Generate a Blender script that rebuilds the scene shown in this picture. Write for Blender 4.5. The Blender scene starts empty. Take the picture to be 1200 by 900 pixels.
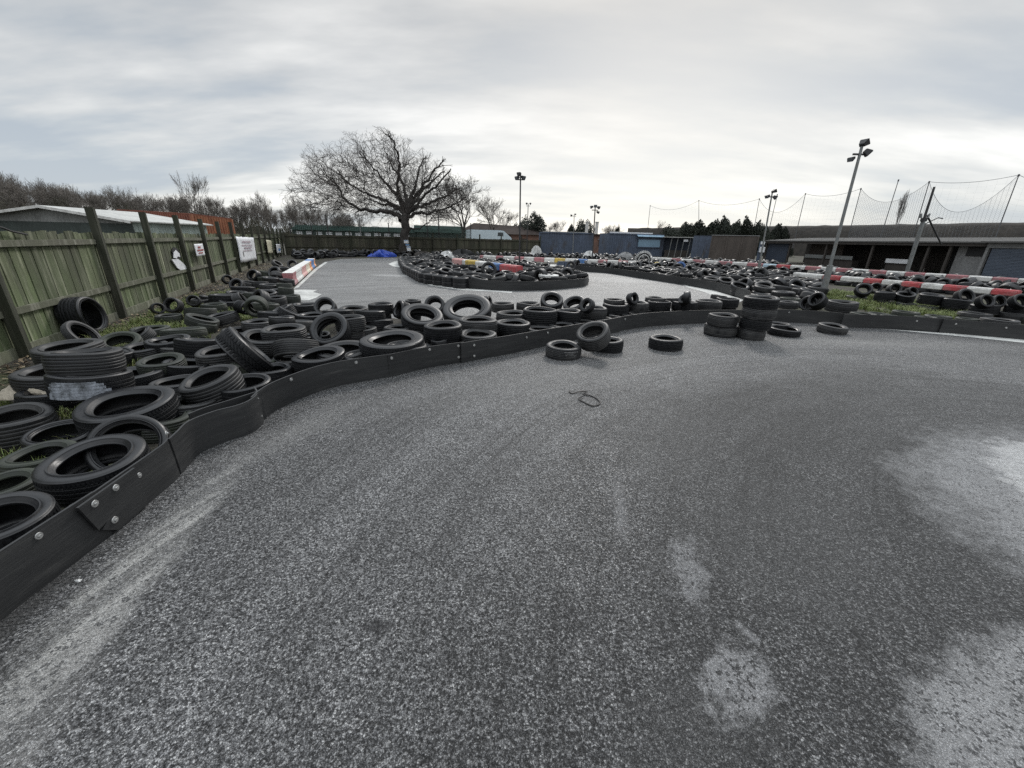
import bpy, bmesh, math, random
from mathutils import Vector, Matrix
R_ = math.radians
rnd = random.Random(7)
scene = bpy.context.scene
COL = scene.collection

# ------------------------------------------------------------------ camera
F_PX, CAM_H = 460.0, 1.75
PITCH, ROLL = math.atan(169.0 / 460.0), R_(1.4)
AX_R, AX_F = Vector((1, 0, 0)), Vector((0, math.cos(PITCH), -math.sin(PITCH)))
AX_U = Vector((0, math.sin(PITCH), math.cos(PITCH)))
c_, s_ = math.cos(ROLL), math.sin(ROLL)
CAM_R, CAM_U = AX_R * c_ + AX_U * s_, AX_U * c_ - AX_R * s_
CAM_P = Vector((0, 0, CAM_H))
cam_d = bpy.data.cameras.new('camera')
cam = bpy.data.objects.new('camera', cam_d)
COL.objects.link(cam)
m3 = Matrix((CAM_R, CAM_U, -AX_F)).transposed()
cam.matrix_world = Matrix.Translation(CAM_P) @ m3.to_4x4()
cam_d.sensor_fit = 'HORIZONTAL'; cam_d.sensor_width = 36.0
cam_d.lens = F_PX / 1200 * 36.0
cam_d.clip_start = 0.05; cam_d.clip_end = 3000
scene.camera = cam

def ray(px, py):
    return CAM_R * (px - 600) - CAM_U * (py - 450) + AX_F * F_PX
def g(px, py, z=0.0):
    """survey: the point at height z seen in the photograph at px, py"""
    d = ray(px, py)
    return CAM_P + d * ((z - CAM_H) / d.z)
def at(px, py, depth):
    return CAM_P + ray(px, py) * (depth / F_PX)
def depth_of(p):
    return (Vector(p) - CAM_P).dot(AX_F)
def proj(p):
    q = Vector(p) - CAM_P
    w = q.dot(AX_F)
    return 600 + F_PX * q.dot(CAM_R) / w, 450 - F_PX * q.dot(CAM_U) / w
def height(base, py):
    lo, hi = -2.0, max(.5, min(25.0, CAM_H + 2.4 * base[1]))
    for _ in range(50):
        m = (lo + hi) / 2
        if proj((base[0], base[1], m))[1] > py: lo = m
        else: hi = m
    return lo
def gz(p): return Vector((p[0], p[1], 0))

# ------------------------------------------------------------------ nodes
def new_mat(name):
    m = bpy.data.materials.new(name); m.use_nodes = True
    nt = m.node_tree; nt.nodes.clear()
    out = nt.nodes.new('ShaderNodeOutputMaterial'); b = nt.nodes.new('ShaderNodeBsdfPrincipled')
    nt.links.new(b.outputs[0], out.inputs[0])
    return m, nt, b
def N(nt, t, **kw):
    n = nt.nodes.new(t)
    for k, v in kw.items():
        if k in n.inputs.keys(): n.inputs[k].default_value = v
        else: setattr(n, k, v)
    return n
def L(nt, a, b): nt.links.new(a, b)
def ramp(nt, src, stops, interp='LINEAR'):
    r = nt.nodes.new('ShaderNodeValToRGB'); r.color_ramp.interpolation = interp
    e = r.color_ramp.elements
    while len(e) < len(stops): e.new(0.5)
    for i, (p, c) in enumerate(stops):
        e[i].position = p
        c = (c, c, c) if isinstance(c, (int, float)) else c
        e[i].color = (c[0], c[1], c[2], 1)
    L(nt, src, r.inputs[0])
    return r.outputs[0]
def math_n(nt, op, a, b=None, clamp=False):
    n = nt.nodes.new('ShaderNodeMath'); n.operation = op; n.use_clamp = clamp
    for i, v in enumerate((a, b)):
        if v is None: continue
        if isinstance(v, (int, float)): n.inputs[i].default_value = v
        else: L(nt, v, n.inputs[i])
    return n.outputs[0]
def mix(nt, fac, a, b, mode='MIX'):
    n = nt.nodes.new('ShaderNodeMix'); n.data_type = 'RGBA'; n.blend_type = mode
    for k, v in ((0, fac), (6, a), (7, b)):
        sock = n.inputs[k]
        if isinstance(v, (int, float)): sock.default_value = v if k == 0 else (v, v, v, 1)
        elif isinstance(v, tuple): sock.default_value = (*v[:3], 1)
        else: L(nt, v, sock)
    return n.outputs[2]
def coords(nt, scale=(1, 1, 1), kind='Object', rot=(0, 0, 0)):
    tc = nt.nodes.new('ShaderNodeTexCoord'); mp = nt.nodes.new('ShaderNodeMapping')
    mp.inputs['Scale'].default_value = scale; mp.inputs['Rotation'].default_value = rot
    L(nt, tc.outputs[kind], mp.inputs[0])
    return mp.outputs[0]
def noise(nt, vec, scale, detail=4, rough=0.55, out=0):
    n = N(nt, 'ShaderNodeTexNoise'); n.inputs['Scale'].default_value = scale
    n.inputs['Detail'].default_value = detail; n.inputs['Roughness'].default_value = rough
    if vec is not None: L(nt, vec, n.inputs['Vector'])
    return n.outputs[out]
def bump(nt, b, h, strength=0.5, dist=0.01):
    n = N(nt, 'ShaderNodeBump'); n.inputs['Strength'].default_value = strength; n.inputs['Distance'].default_value = dist
    L(nt, h, n.inputs['Height']); L(nt, n.outputs[0], b.inputs['Normal'])

def plain(name, col, rough=0.7, var=0.35, scale=3.0, stretch=(1, 1, 1), dirt=None, dirt_amt=0.5, bmp=0.15, metal=0.0, spec=0.5, rnd_amt=0.0):
    """painted or weathered surface: base colour broken by two noises, optional grime"""
    m, nt, b = new_mat(name)
    v = coords(nt, stretch)
    n1 = noise(nt, v, scale, 6, 0.62); n2 = noise(nt, v, scale * 9, 4, 0.6)
    lo = tuple(x * (1 - var) for x in col); hi = tuple(min(1, x * (1 + var)) for x in col)
    c = ramp(nt, n1, [(0.3, lo), (0.7, hi)])
    c = mix(nt, 0.35, c, ramp(nt, n2, [(0.35, 0.25), (0.65, 0.85)]), 'OVERLAY')
    if dirt:
        n3 = noise(nt, v, scale * 1.7, 7, 0.7)
        c = mix(nt, ramp(nt, n3, [(0.62 - 0.3 * dirt_amt, 0.0), (0.78 - 0.2 * dirt_amt, 1.0)]), c, dirt)
    if rnd_amt:
        oi = N(nt, 'ShaderNodeObjectInfo')
        c = mix(nt, 1.0, c, ramp(nt, oi.outputs['Random'], [(0, 1 - rnd_amt), (1, 1.0)]), 'MULTIPLY')
    L(nt, c, b.inputs['Base Color'])
    b.inputs['Roughness'].default_value = rough; b.inputs['Metallic'].default_value = metal
    b.inputs['Specular IOR Level'].default_value = spec
    if bmp: bump(nt, b, n2, bmp, 0.01)
    return m

# ------------------------------------------------------------------ mesh collector
class MB:
    def __init__(self): self.v = []; self.f = []; self.mi = []; self.cur = 0
    def add(self, vs, fs):
        o = len(self.v); self.v += [tuple(p) for p in vs]
        self.f += [tuple(i + o for i in f) for f in fs]; self.mi += [self.cur] * len(fs)
    def box(self, c, s, rz=0.0, M=None):
        hx, hy, hz = s[0] / 2, s[1] / 2, s[2] / 2
        vs = [Vector((x, y, z)) for x in (-hx, hx) for y in (-hy, hy) for z in (-hz, hz)]
        T = M if M is not None else Matrix.Translation(c) @ Matrix.Rotation(rz, 4, 'Z')
        vs = [T @ p for p in vs]
        self.add(vs, [(0, 1, 3, 2), (4, 6, 7, 5), (0, 4, 5, 1), (2, 3, 7, 6), (0, 2, 6, 4), (1, 5, 7, 3)])
    def bar(self, a, b, w, h, up=(0, 0, 1)):
        a, b = Vector(a), Vector(b); d = (b - a); l = d.length
        x = d.normalized(); u = Vector(up); y = u.cross(x)
        if y.length < 1e-4: y = Vector((0, 1, 0)).cross(x)
        y.normalize(); z = x.cross(y)
        M = Matrix((x, y, z)).transposed().to_4x4(); M.translation = (a + b) / 2
        self.box(None, (l, w, h), M=M)
    def tube(self, pts, radii, n=6, cap=True):
        pts = [Vector(p) for p in pts]
        if isinstance(radii, (int, float)): radii = [radii] * len(pts)
        rings = []; prev = None
        for i, p in enumerate(pts):
            d = (pts[min(i + 1, len(pts) - 1)] - pts[max(i - 1, 0)])
            d = d.normalized() if d.length > 1e-9 else Vector((0, 0, 1))
            if prev is None: x = d.orthogonal().normalized()
            else:
                x = prev - d * prev.dot(d)
                x = x.normalized() if x.length > 1e-6 else d.orthogonal().normalized()
            prev = x; y = d.cross(x)
            rings.append([p + (x * math.cos(2 * math.pi * k / n) + y * math.sin(2 * math.pi * k / n)) * radii[i] for k in range(n)])
        o = []; fs = []
        for r in rings: o += r
        for i in range(len(rings) - 1):
            for k in range(n):
                a, b2 = i * n + k, i * n + (k + 1) % n
                fs.append((a, b2, b2 + n, a + n))
        if cap: fs.append(tuple(range(n - 1, -1, -1))); fs.append(tuple(range((len(rings) - 1) * n, len(rings) * n)))
        self.add(o, fs)
    def quad(self, a, b, c, d): self.add([a, b, c, d], [(0, 1, 2, 3)])
    def prism(self, poly, z0, z1):
        n = len(poly)
        vs = [(p[0], p[1], z0) for p in poly] + [(p[0], p[1], z1) for p in poly]
        fs = [tuple(range(n - 1, -1, -1)), tuple(range(n, 2 * n))] + [(i, (i + 1) % n, n + (i + 1) % n, n + i) for i in range(n)]
        self.add(vs, fs)
    def mesh(self, name, mats, smooth=False, sharp=40, bev=0.0):
        me = bpy.data.meshes.new(name)
        me.from_pydata(self.v, [], self.f)
        mats = mats if isinstance(mats, (list, tuple)) else [mats]
        for m in mats: me.materials.append(m)
        if len(mats) > 1:
            for p, i in zip(me.polygons, self.mi): p.material_index = i
        bm = bmesh.new(); bm.from_mesh(me)
        bmesh.ops.recalc_face_normals(bm, faces=bm.faces)
        if bev:
            es = [e for e in bm.edges if len(e.link_faces) == 2 and e.calc_face_angle(0) > 0.6]
            bmesh.ops.bevel(bm, geom=es, offset=bev, segments=2, affect='EDGES', clamp_overlap=True)
        bm.to_mesh(me); bm.free()
        if smooth:
            me.shade_smooth(); me.set_sharp_from_angle(angle=R_(sharp))
        me.update()
        return me
    def build(self, name, mats, parent=None, **kw):
        return link(name, self.mesh(name, mats, **kw), parent)
def link(name, data, parent=None, loc=None):
    o = bpy.data.objects.new(name, data); COL.objects.link(o)
    if parent is not None: o.parent = parent
    if loc is not None: o.location = loc
    return o
def tag(o, label=None, cat=None, group=None, kind=None):
    if label: o['label'] = label
    if cat: o['category'] = cat
    if group: o['group'] = group
    if kind: o['kind'] = kind
    return o
def thing(name, label, cat, loc=(0, 0, 0), rz=0.0, group=None):
    o = link(name, None); o.location = loc; o.rotation_euler = (0, 0, rz); o.empty_display_size = 0.2
    return tag(o, label, cat, group)
KIDS = {}
def copy_tree(root):
    r = root.copy(); COL.objects.link(r)
    for ch in KIDS[root.name]:
        c = ch.copy(); COL.objects.link(c); c.parent = r
        for g2 in KIDS.get(ch.name, []):
            d = g2.copy(); COL.objects.link(d); d.parent = c
    return r
def catmull(pts, per=8):
    pts = [Vector(p) for p in pts]; out = []
    for i in range(len(pts) - 1):
        p0 = pts[max(i - 1, 0)]; p1 = pts[i]; p2 = pts[i + 1]; p3 = pts[min(i + 2, len(pts) - 1)]
        for k in range(per):
            t = k / per
            out.append(0.5 * ((2 * p1) + (p2 - p0) * t + (2 * p0 - 5 * p1 + 4 * p2 - p3) * t * t + (3 * p1 - p0 - 3 * p2 + p3) * t ** 3))
    out.append(pts[-1]); return out
def resample(pts, step):
    L_ = [0]
    for a, b in zip(pts, pts[1:]): L_.append(L_[-1] + (b - a).length)
    n = max(2, int(L_[-1] / step) + 1); out = []; j = 0
    for i in range(n):
        s = L_[-1] * i / (n - 1)
        while j < len(pts) - 2 and L_[j + 1] < s: j += 1
        d = L_[j + 1] - L_[j]
        out.append(pts[j].lerp(pts[j + 1], (s - L_[j]) / d if d > 1e-9 else 0))
    return out
# ------------------------------------------------------------------ world and light
SUN_AZ, SUN_EL = R_(14), R_(36)          # azimuth clockwise from the view axis
sun_dir = Vector((math.sin(SUN_AZ) * math.cos(SUN_EL), math.cos(SUN_AZ) * math.cos(SUN_EL), math.sin(SUN_EL)))
world = bpy.data.worlds.new('World'); scene.world = world; world.use_nodes = True
nt = world.node_tree; nt.nodes.clear()
wout = nt.nodes.new('ShaderNodeOutputWorld')
sky = N(nt, 'ShaderNodeTexSky'); sky.sky_type = 'NISHITA'; sky.sun_disc = False
sky.sun_elevation = SUN_EL; sky.sun_rotation = SUN_AZ
bg1 = N(nt, 'ShaderNodeBackground'); bg1.inputs['Strength'].default_value = 0.10; L(nt, sky.outputs[0], bg1.inputs[0])
tc = N(nt, 'ShaderNodeTexCoord')
sep = N(nt, 'ShaderNodeSeparateXYZ'); L(nt, tc.outputs['Generated'], sep.inputs[0])
zc = math_n(nt, 'ADD', math_n(nt, 'MAXIMUM', sep.outputs[2], 0.0), 0.20)
cmb = N(nt, 'ShaderNodeCombineXYZ')
L(nt, math_n(nt, 'DIVIDE', sep.outputs[0], zc), cmb.inputs[0]); L(nt, math_n(nt, 'DIVIDE', sep.outputs[1], zc), cmb.inputs[1])
mp = N(nt, 'ShaderNodeMapping'); mp.inputs['Scale'].default_value = (0.50, 1.25, 1.0); mp.inputs['Rotation'].default_value = (0, 0, R_(-9)); mp.inputs['Location'].default_value = (3.3, 0.4, 0)
L(nt, cmb.outputs[0], mp.inputs[0])
n1 = noise(nt, mp.outputs[0], 1.0, 5, 0.5); n2 = noise(nt, mp.outputs[0], 2.9, 7, 0.55)
cl = math_n(nt, 'ADD', math_n(nt, 'MULTIPLY', n1, 0.72), math_n(nt, 'MULTIPLY', n2, 0.28))
cloud = ramp(nt, cl, [(0.40, (0.43, 0.475, 0.525)), (0.45, (0.50, 0.535, 0.565)), (0.50, (0.61, 0.625, 0.63)), (0.55, (0.73, 0.735, 0.725)), (0.61, (0.90, 0.895, 0.87))])
# brighter veil of cloud round the hidden sun, and a lighter zenith
dot = N(nt, 'ShaderNodeVectorMath'); dot.operation = 'DOT_PRODUCT'
gl = Vector((math.sin(R_(17)) * math.cos(R_(9)), math.cos(R_(17)) * math.cos(R_(9)), math.sin(R_(9))))
L(nt, tc.outputs['Generated'], dot.inputs[0]); dot.inputs[1].default_value = gl
gw = math_n(nt, 'POWER', math_n(nt, 'MAXIMUM', dot.outputs['Value'], 0.0), 11.0)
cloud = mix(nt, math_n(nt, 'MULTIPLY', gw, 0.58), cloud, (1.0, 0.965, 0.885))
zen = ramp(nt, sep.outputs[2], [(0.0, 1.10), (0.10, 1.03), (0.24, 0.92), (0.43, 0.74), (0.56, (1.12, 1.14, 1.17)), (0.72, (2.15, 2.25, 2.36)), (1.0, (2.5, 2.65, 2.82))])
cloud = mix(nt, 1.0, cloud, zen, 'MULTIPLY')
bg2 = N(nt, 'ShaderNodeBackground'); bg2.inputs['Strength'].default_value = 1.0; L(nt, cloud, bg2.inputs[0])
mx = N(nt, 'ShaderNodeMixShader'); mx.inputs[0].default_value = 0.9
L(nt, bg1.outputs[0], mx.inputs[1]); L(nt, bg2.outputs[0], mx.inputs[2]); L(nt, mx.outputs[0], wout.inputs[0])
sd = bpy.data.lights.new('sun', 'SUN'); sd.energy = 1.5; sd.angle = R_(10); sd.color = (1.0, 0.965, 0.92)
so = bpy.data.objects.new('sun', sd); COL.objects.link(so); so.rotation_euler = (-sun_dir).to_track_quat('-Z', 'Y').to_euler()
scene.view_settings.view_transform = 'Standard'; scene.view_settings.look = 'None'
scene.view_settings.exposure = 0.22; scene.view_settings.gamma = 1.0; scene.view_settings.use_curve_mapping = False
scene.cycles.max_bounces = 6; scene.cycles.diffuse_bounces = 3; scene.cycles.glossy_bounces = 3
scene.cycles.use_denoising = False

# ------------------------------------------------------------------ materials
def rubber(name, dark, dusty, rough=0.62, dust=0.5, spec=0.5):
    m, nt, b = new_mat(name)
    v = coords(nt)
    oi = N(nt, 'ShaderNodeObjectInfo')
    vo = N(nt, 'ShaderNodeVectorMath'); vo.operation = 'ADD'; L(nt, v, vo.inputs[0])
    cx = N(nt, 'ShaderNodeCombineXYZ'); L(nt, math_n(nt, 'MULTIPLY', oi.outputs['Random'], 40.0), cx.inputs[0]); L(nt, cx.outputs[0], vo.inputs[1])
    n1 = noise(nt, vo.outputs[0], 5.0, 6, 0.65); n2 = noise(nt, vo.outputs[0], 60, 4, 0.6)
    f = ramp(nt, n1, [(0.60 - 0.3 * dust, 0.0), (0.82 - 0.15 * dust, 1.0)])
    f = math_n(nt, 'MULTIPLY', f, ramp(nt, oi.outputs['Random'], [(0, 0.25), (1, 1.0)]))
    c = mix(nt, f, dark, dusty)
    c = mix(nt, 0.3, c, ramp(nt, n2, [(0.3, 0.3), (0.7, 0.75)]), 'OVERLAY')
    L(nt, c, b.inputs['Base Color'])
    L(nt, ramp(nt, n1, [(0.3, rough - 0.12), (0.7, rough + 0.18)]), b.inputs['Roughness'])
    b.inputs['Specular IOR Level'].default_value = spec
    bump(nt, b, n2, 0.25, 0.004)
    return m
M = {}
M['rubber'] = rubber('tyre_rubber', (0.006, 0.0064, 0.0078), (0.030, 0.030, 0.031), 0.40, 0.6, 0.42)
M['tread'] = rubber('tread_rubber', (0.0055, 0.006, 0.007), (0.020, 0.0205, 0.022), 0.62, 0.5, 0.22)  # darker than the casing: shade of the backlit side is put into the colour
M['rubber_old'] = rubber('faded_rubber', (0.010, 0.0105, 0.012), (0.050, 0.049, 0.047), 0.52, 0.8, 0.4)
M['rubber_moss'] = rubber('mossy_rubber', (0.011, 0.013, 0.011), (0.034, 0.042, 0.026), 0.65, 0.8)
def tinted(name, col): return plain(name, col, 0.6, 0.3, 6, dirt=(0.05, 0.05, 0.05), dirt_amt=0.45)
M['white_tyre'] = tinted('white_painted_rubber', (0.55, 0.55, 0.53)); M['blue_tyre'] = tinted('blue_painted_rubber', (0.05, 0.12, 0.3))
M['orange_tyre'] = tinted('orange_painted_rubber', (0.35, 0.13, 0.05)); M['yellow_tyre'] = tinted('yellow_painted_rubber', (0.45, 0.33, 0.06))

def bumper_mat():
    m, nt, b = new_mat('black_bumper_strip')
    v = coords(nt, (1, 1, 9)); v2 = coords(nt, (1.2, 1.2, 60))
    n1 = noise(nt, v, 1.6, 7, 0.68); n2 = noise(nt, v2, 3.0, 5, 0.65)
    c = ramp(nt, n1, [(0.35, (0.014, 0.0145, 0.0155)), (0.60, (0.024, 0.0245, 0.025)), (0.80, (0.065, 0.064, 0.062))])
    c = mix(nt, ramp(nt, n2, [(0.54, 0.0), (0.76, 0.40)]), c, (0.075, 0.075, 0.074))
    L(nt, c, b.inputs['Base Color']); L(nt, ramp(nt, n2, [(0.3, 0.42), (0.7, 0.62)]), b.inputs['Roughness'])
    bump(nt, b, n2, 0.2, 0.004); return m
M['bumper'] = bumper_mat()
M['bolt'] = plain('zinc_bolt', (0.42, 0.42, 0.41), 0.45, 0.25, 40, metal=0.7)

def blot(nt, vec, cx, cy, rx, ry, rot, edge=0.16, warp=0.5, fine=0.35, ns=0.9, nf=7.0):
    """a stain with a ragged outline at a place of its own on the tarmac"""
    mp = nt.nodes.new('ShaderNodeMapping'); mp.vector_type = 'TEXTURE'
    mp.inputs['Location'].default_value = (cx, cy, 0); mp.inputs['Rotation'].default_value = (0, 0, rot); mp.inputs['Scale'].default_value = (rx, ry, 1)
    L(nt, vec, mp.inputs[0])
    ln = N(nt, 'ShaderNodeVectorMath'); ln.operation = 'LENGTH'; L(nt, mp.outputs[0], ln.inputs[0])
    d = math_n(nt, 'SUBTRACT', 1.0, ln.outputs['Value'])
    d = math_n(nt, 'ADD', d, math_n(nt, 'MULTIPLY', math_n(nt, 'SUBTRACT', noise(nt, vec, ns / max(rx, ry) * 1.3, 4, 0.6), 0.5), warp * 2))
    d = math_n(nt, 'ADD', d, math_n(nt, 'MULTIPLY', math_n(nt, 'SUBTRACT', noise(nt, vec, nf, 6, 0.7), 0.5), fine * 2))
    return ramp(nt, d, [(0.0, 0.0), (edge, 1.0)])

def tarmac(name, near=True):
    m, nt, b = new_mat(name)
    v = coords(nt)
    def vor(scale, feature):
        n = N(nt, 'ShaderNodeTexVoronoi'); n.voronoi_dimensions = '2D'; n.feature = feature; n.inputs['Scale'].default_value = scale
        L(nt, vd, n.inputs['Vector']); return n
    ds = N(nt, 'ShaderNodeVectorMath'); ds.operation = 'SCALE'; ds.inputs['Scale'].default_value = 0.013
    dn = N(nt, 'ShaderNodeVectorMath'); dn.operation = 'SUBTRACT'; dn.inputs[1].default_value = (.5, .5, .5); L(nt, noise(nt, v, 75.0, 3, 0.6, 1), dn.inputs[0]); L(nt, dn.outputs[0], ds.inputs[0])
    da = N(nt, 'ShaderNodeVectorMath'); da.operation = 'ADD'; L(nt, v, da.inputs[0]); L(nt, ds.outputs[0], da.inputs[1]); vd = da.outputs[0]
    sc = 108.0
    a = vor(sc, 'F1'); e = vor(sc, 'DISTANCE_TO_EDGE'); fine = vor(230.0, 'F1')
    sepc = N(nt, 'ShaderNodeSeparateColor'); L(nt, a.outputs['Color'], sepc.inputs[0])
    sepf = N(nt, 'ShaderNodeSeparateColor'); L(nt, fine.outputs['Color'], sepf.inputs[0])
    big = noise(nt, v, 0.42, 6, 0.6); med = noise(nt, v, 2.6, 7, 0.68); small = noise(nt, v, 16.0, 5, 0.7)
    # polished and rubbered bands that follow the bend
    sp = N(nt, 'ShaderNodeSeparateXYZ'); L(nt, v, sp.inputs[0])
    dx = math_n(nt, 'SUBTRACT', sp.outputs[0], 5.2); dy = math_n(nt, 'SUBTRACT', sp.outputs[1], 0.4)
    rad = math_n(nt, 'SQRT', math_n(nt, 'ADD', math_n(nt, 'MULTIPLY', dx, dx), math_n(nt, 'MULTIPLY', dy, dy)))
    ang = math_n(nt, 'ARCTAN2', dy, dx)
    cb = N(nt, 'ShaderNodeCombineXYZ'); L(nt, math_n(nt, 'MULTIPLY', rad, 2.4), cb.inputs[0]); L(nt, math_n(nt, 'MULTIPLY', ang, 1.3), cb.inputs[1])
    streak = noise(nt, cb.outputs[0], 1.0, 8, 0.66)
    cb2 = N(nt, 'ShaderNodeCombineXYZ'); L(nt, math_n(nt, 'MULTIPLY', rad, 13.0), cb2.inputs[0]); L(nt, math_n(nt, 'MULTIPLY', ang, 1.8), cb2.inputs[1])
    skid = noise(nt, cb2.outputs[0], 1.0, 4, 0.6)
    wear = math_n(nt, 'ADD', math_n(nt, 'MULTIPLY', big, 0.34), math_n(nt, 'ADD', math_n(nt, 'MULTIPLY', streak, 0.48), math_n(nt, 'MULTIPLY', med, 0.18)))
    zone = math_n(nt, 'ADD', rad, math_n(nt, 'ADD', math_n(nt, 'MULTIPLY', math_n(nt, 'SUBTRACT', big, 0.5), 2.2), math_n(nt, 'MULTIPLY', math_n(nt, 'SUBTRACT', med, 0.5), 1.5)))
    band = ramp(nt, math_n(nt, 'MULTIPLY', zone, 0.1), [(0.38, 0.68), (0.47, 0.74), (0.55, 0.98), (0.64, 1.06), (0.80, 0.94)])
    grain = math_n(nt, 'ADD', math_n(nt, 'MULTIPLY', sepc.outputs[0], 0.54), math_n(nt, 'ADD', math_n(nt, 'MULTIPLY', sepf.outputs[0], 0.40), math_n(nt, 'MULTIPLY', small, 0.12)))
    face = ramp(nt, math_n(nt, 'ADD', e.outputs['Distance'], math_n(nt, 'MULTIPLY', math_n(nt, 'SUBTRACT', noise(nt, v, 120.0, 2, 0.6), 0.5), 0.22)), [(0.0, 0.25), (0.10, 1.0)])
    pn = noise(nt, v, 84.0, 3, 0.62)
    sunk = ramp(nt, math_n(nt, 'ADD', pn, math_n(nt, 'MULTIPLY', math_n(nt, 'SUBTRACT', band, 0.9), 0.16)), [(0.395, 0.0), (0.50, 1.0)])
    if near:
        stone = ramp(nt, grain, [(0.22, (0.024, 0.0243, 0.0255)), (0.40, (0.074, 0.0743, 0.076)), (0.56, (0.140, 0.1402, 0.143)), (0.74, (0.232, 0.232, 0.234)), (0.95, (0.40, 0.398, 0.392))])
        c = mix(nt, face, (0.018, 0.018, 0.020), stone)
        c = mix(nt, sunk, mix(nt, 1.0, c, 0.22, 'MULTIPLY'), c)
        c = mix(nt, 1.0, c, math_n(nt, 'MULTIPLY', ramp(nt, wear, [(0.36, 0.58), (0.46, 0.86), (0.54, 1.08), (0.66, 1.42)]), math_n(nt, 'MULTIPLY', band, ramp(nt, skid, [(0.34, 0.62), (0.46, 1.0)]))), 'MULTIPLY')
    else:
        c = ramp(nt, grain, [(0.22, (0.065, 0.065, 0.066)), (0.55, (0.132, 0.132, 0.131)), (0.9, (0.225, 0.224, 0.219))])
        c = mix(nt, 1.0, c, ramp(nt, wear, [(0.36, 0.55), (0.5, 0.95), (0.64, 1.4)]), 'MULTIPLY')
    m_ = [c]
    def B(x, y, rx, ry, rot, col, amt, **k):
        m_[0] = mix(nt, math_n(nt, 'MULTIPLY', blot(nt, v, x, y, rx, ry, R_(rot), **k), amt), m_[0], col)
    if near:
        pit = ramp(nt, math_n(nt, 'ADD', math_n(nt, 'MULTIPLY', sepc.outputs[1], 0.45), math_n(nt, 'MULTIPLY', small, 0.75)), [(0.40, 0.0), (0.52, 1.0)])
        def dust(lo, hi): return mix(nt, pit, lo, mix(nt, med, tuple(x * .8 for x in hi), tuple(min(1, x * 1.2) for x in hi)))
        dk = (0.014, 0.014, 0.0155)
        B(1.75, 2.05, 1.1, 0.55, 35, mix(nt, face, dk, mix(nt, grain, 0.010, 0.13)), 0.45, edge=.5, warp=.8)
        B(1.55, 3.3, 1.1, 0.55, 50, mix(nt, face, dk, mix(nt, grain, 0.012, 0.15)), 0.30, edge=.6, warp=.8)
        B(0.75, 0.95, 0.55, 0.22, 30, mix(nt, face, dk, mix(nt, grain, 0.012, 0.12)), 0.55, edge=.5, warp=.8)
        B(4.75, 2.45, 2.15, 1.32, 25, dust((0.10, 0.10, 0.103), (0.285, 0.286, 0.29)), 0.90, edge=.34, warp=.30, fine=.36)
        B(4.95, 2.35, 1.65, 1.05, 40, mix(nt, math_n(nt, 'MULTIPLY', pit, med), (0.34, 0.34, 0.34), (0.64, 0.64, 0.635)), 0.95, edge=.16, warp=.36, fine=.30)
        B(2.2, 0.98, 0.90, 0.40, 25, dust((0.06, 0.06, 0.062), (0.30, 0.30, 0.303)), 0.88, edge=.30, warp=.30, fine=.55)
        B(1.0, 1.15, 0.24, 0.13, 50, dust((0.03, 0.03, 0.031), (0.29, 0.29, 0.295)), 0.72, edge=.45, fine=1.3, nf=8, warp=.8)
        B(1.05, 1.76, 0.30, 0.12, 75, dust((0.03, 0.03, 0.032), (0.26, 0.26, 0.265)), 0.60, edge=.5, fine=1.3, nf=8, warp=.8)
        B(0.78, 2.3, 0.4, 0.06, 80, dust((0.04, 0.04, 0.042), (0.22, 0.22, 0.225)), 0.5, edge=.6, fine=.7)
        pal = dust((0.06, 0.06, 0.061), (0.29, 0.285, 0.275))
        trail = ramp(nt, skid, [(0.42, 0.35), (0.58, 1.0)])
        m_[0] = mix(nt, math_n(nt, 'MULTIPLY', math_n(nt, 'MULTIPLY', blot(nt, v, -2.06, 1.75, 1.25, 0.20, R_(97), edge=.6, warp=.3, fine=.5, nf=9), trail), 0.95), m_[0], mix(nt, pit, (0.09, 0.09, 0.09), (0.36, 0.355, 0.34)))
        m_[0] = mix(nt, math_n(nt, 'MULTIPLY', math_n(nt, 'MULTIPLY', blot(nt, v, -1.78, 0.95, 0.7, 0.15, R_(106), edge=.6, warp=.3, fine=.5, nf=9), trail), 0.75), m_[0], mix(nt, pit, (0.08, 0.08, 0.08), (0.31, 0.305, 0.295)))
        B(-2.36, 1.15, 0.95, 0.13, 94, mix(nt, grain, 0.010, 0.075), 0.85, edge=.5, warp=.3, fine=.4, nf=9)
        B(-2.05, 3.3, 1.0, 0.28, 70, pal, 0.40, edge=.9, warp=.4, fine=.6)
        B(7.0, 7.6, 4.5, 0.55, 0, pal, 0.45, edge=.9, warp=.4)
        B(0.6, 5.2, 3.6, 0.9, 30, pal, 0.28, edge=1.0, warp=.5)
        B(-0.62, 1.35, 0.075, 0.055, 0, dk, 0.8, edge=.5, fine=.6, nf=30)
    else:
        B(-9.0, 24.0, 5.0, 1.7, 70, (0.085, 0.085, 0.087), 0.5, edge=.7, warp=.6)
        B(-5.6, 19.5, 1.5, 0.7, 0, (0.30, 0.30, 0.295), 0.6, edge=.5, warp=.6)
        B(3.0, 14.3, 4.5, 1.3, 0, (0.12, 0.12, 0.12), 0.4, edge=.7, warp=.5)
        B(6.0, 20.0, 2.2, 1.6, 0, (0.24, 0.24, 0.235), 0.5, edge=.7, warp=.5)
    L(nt, m_[0], b.inputs['Base Color'])
    L(nt, ramp(nt, sepc.outputs[2], [(0.0, 0.34), (1.0, 0.74)]), b.inputs['Roughness'])
    b.inputs['Specular IOR Level'].default_value = 0.5 if near else 0.35
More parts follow.
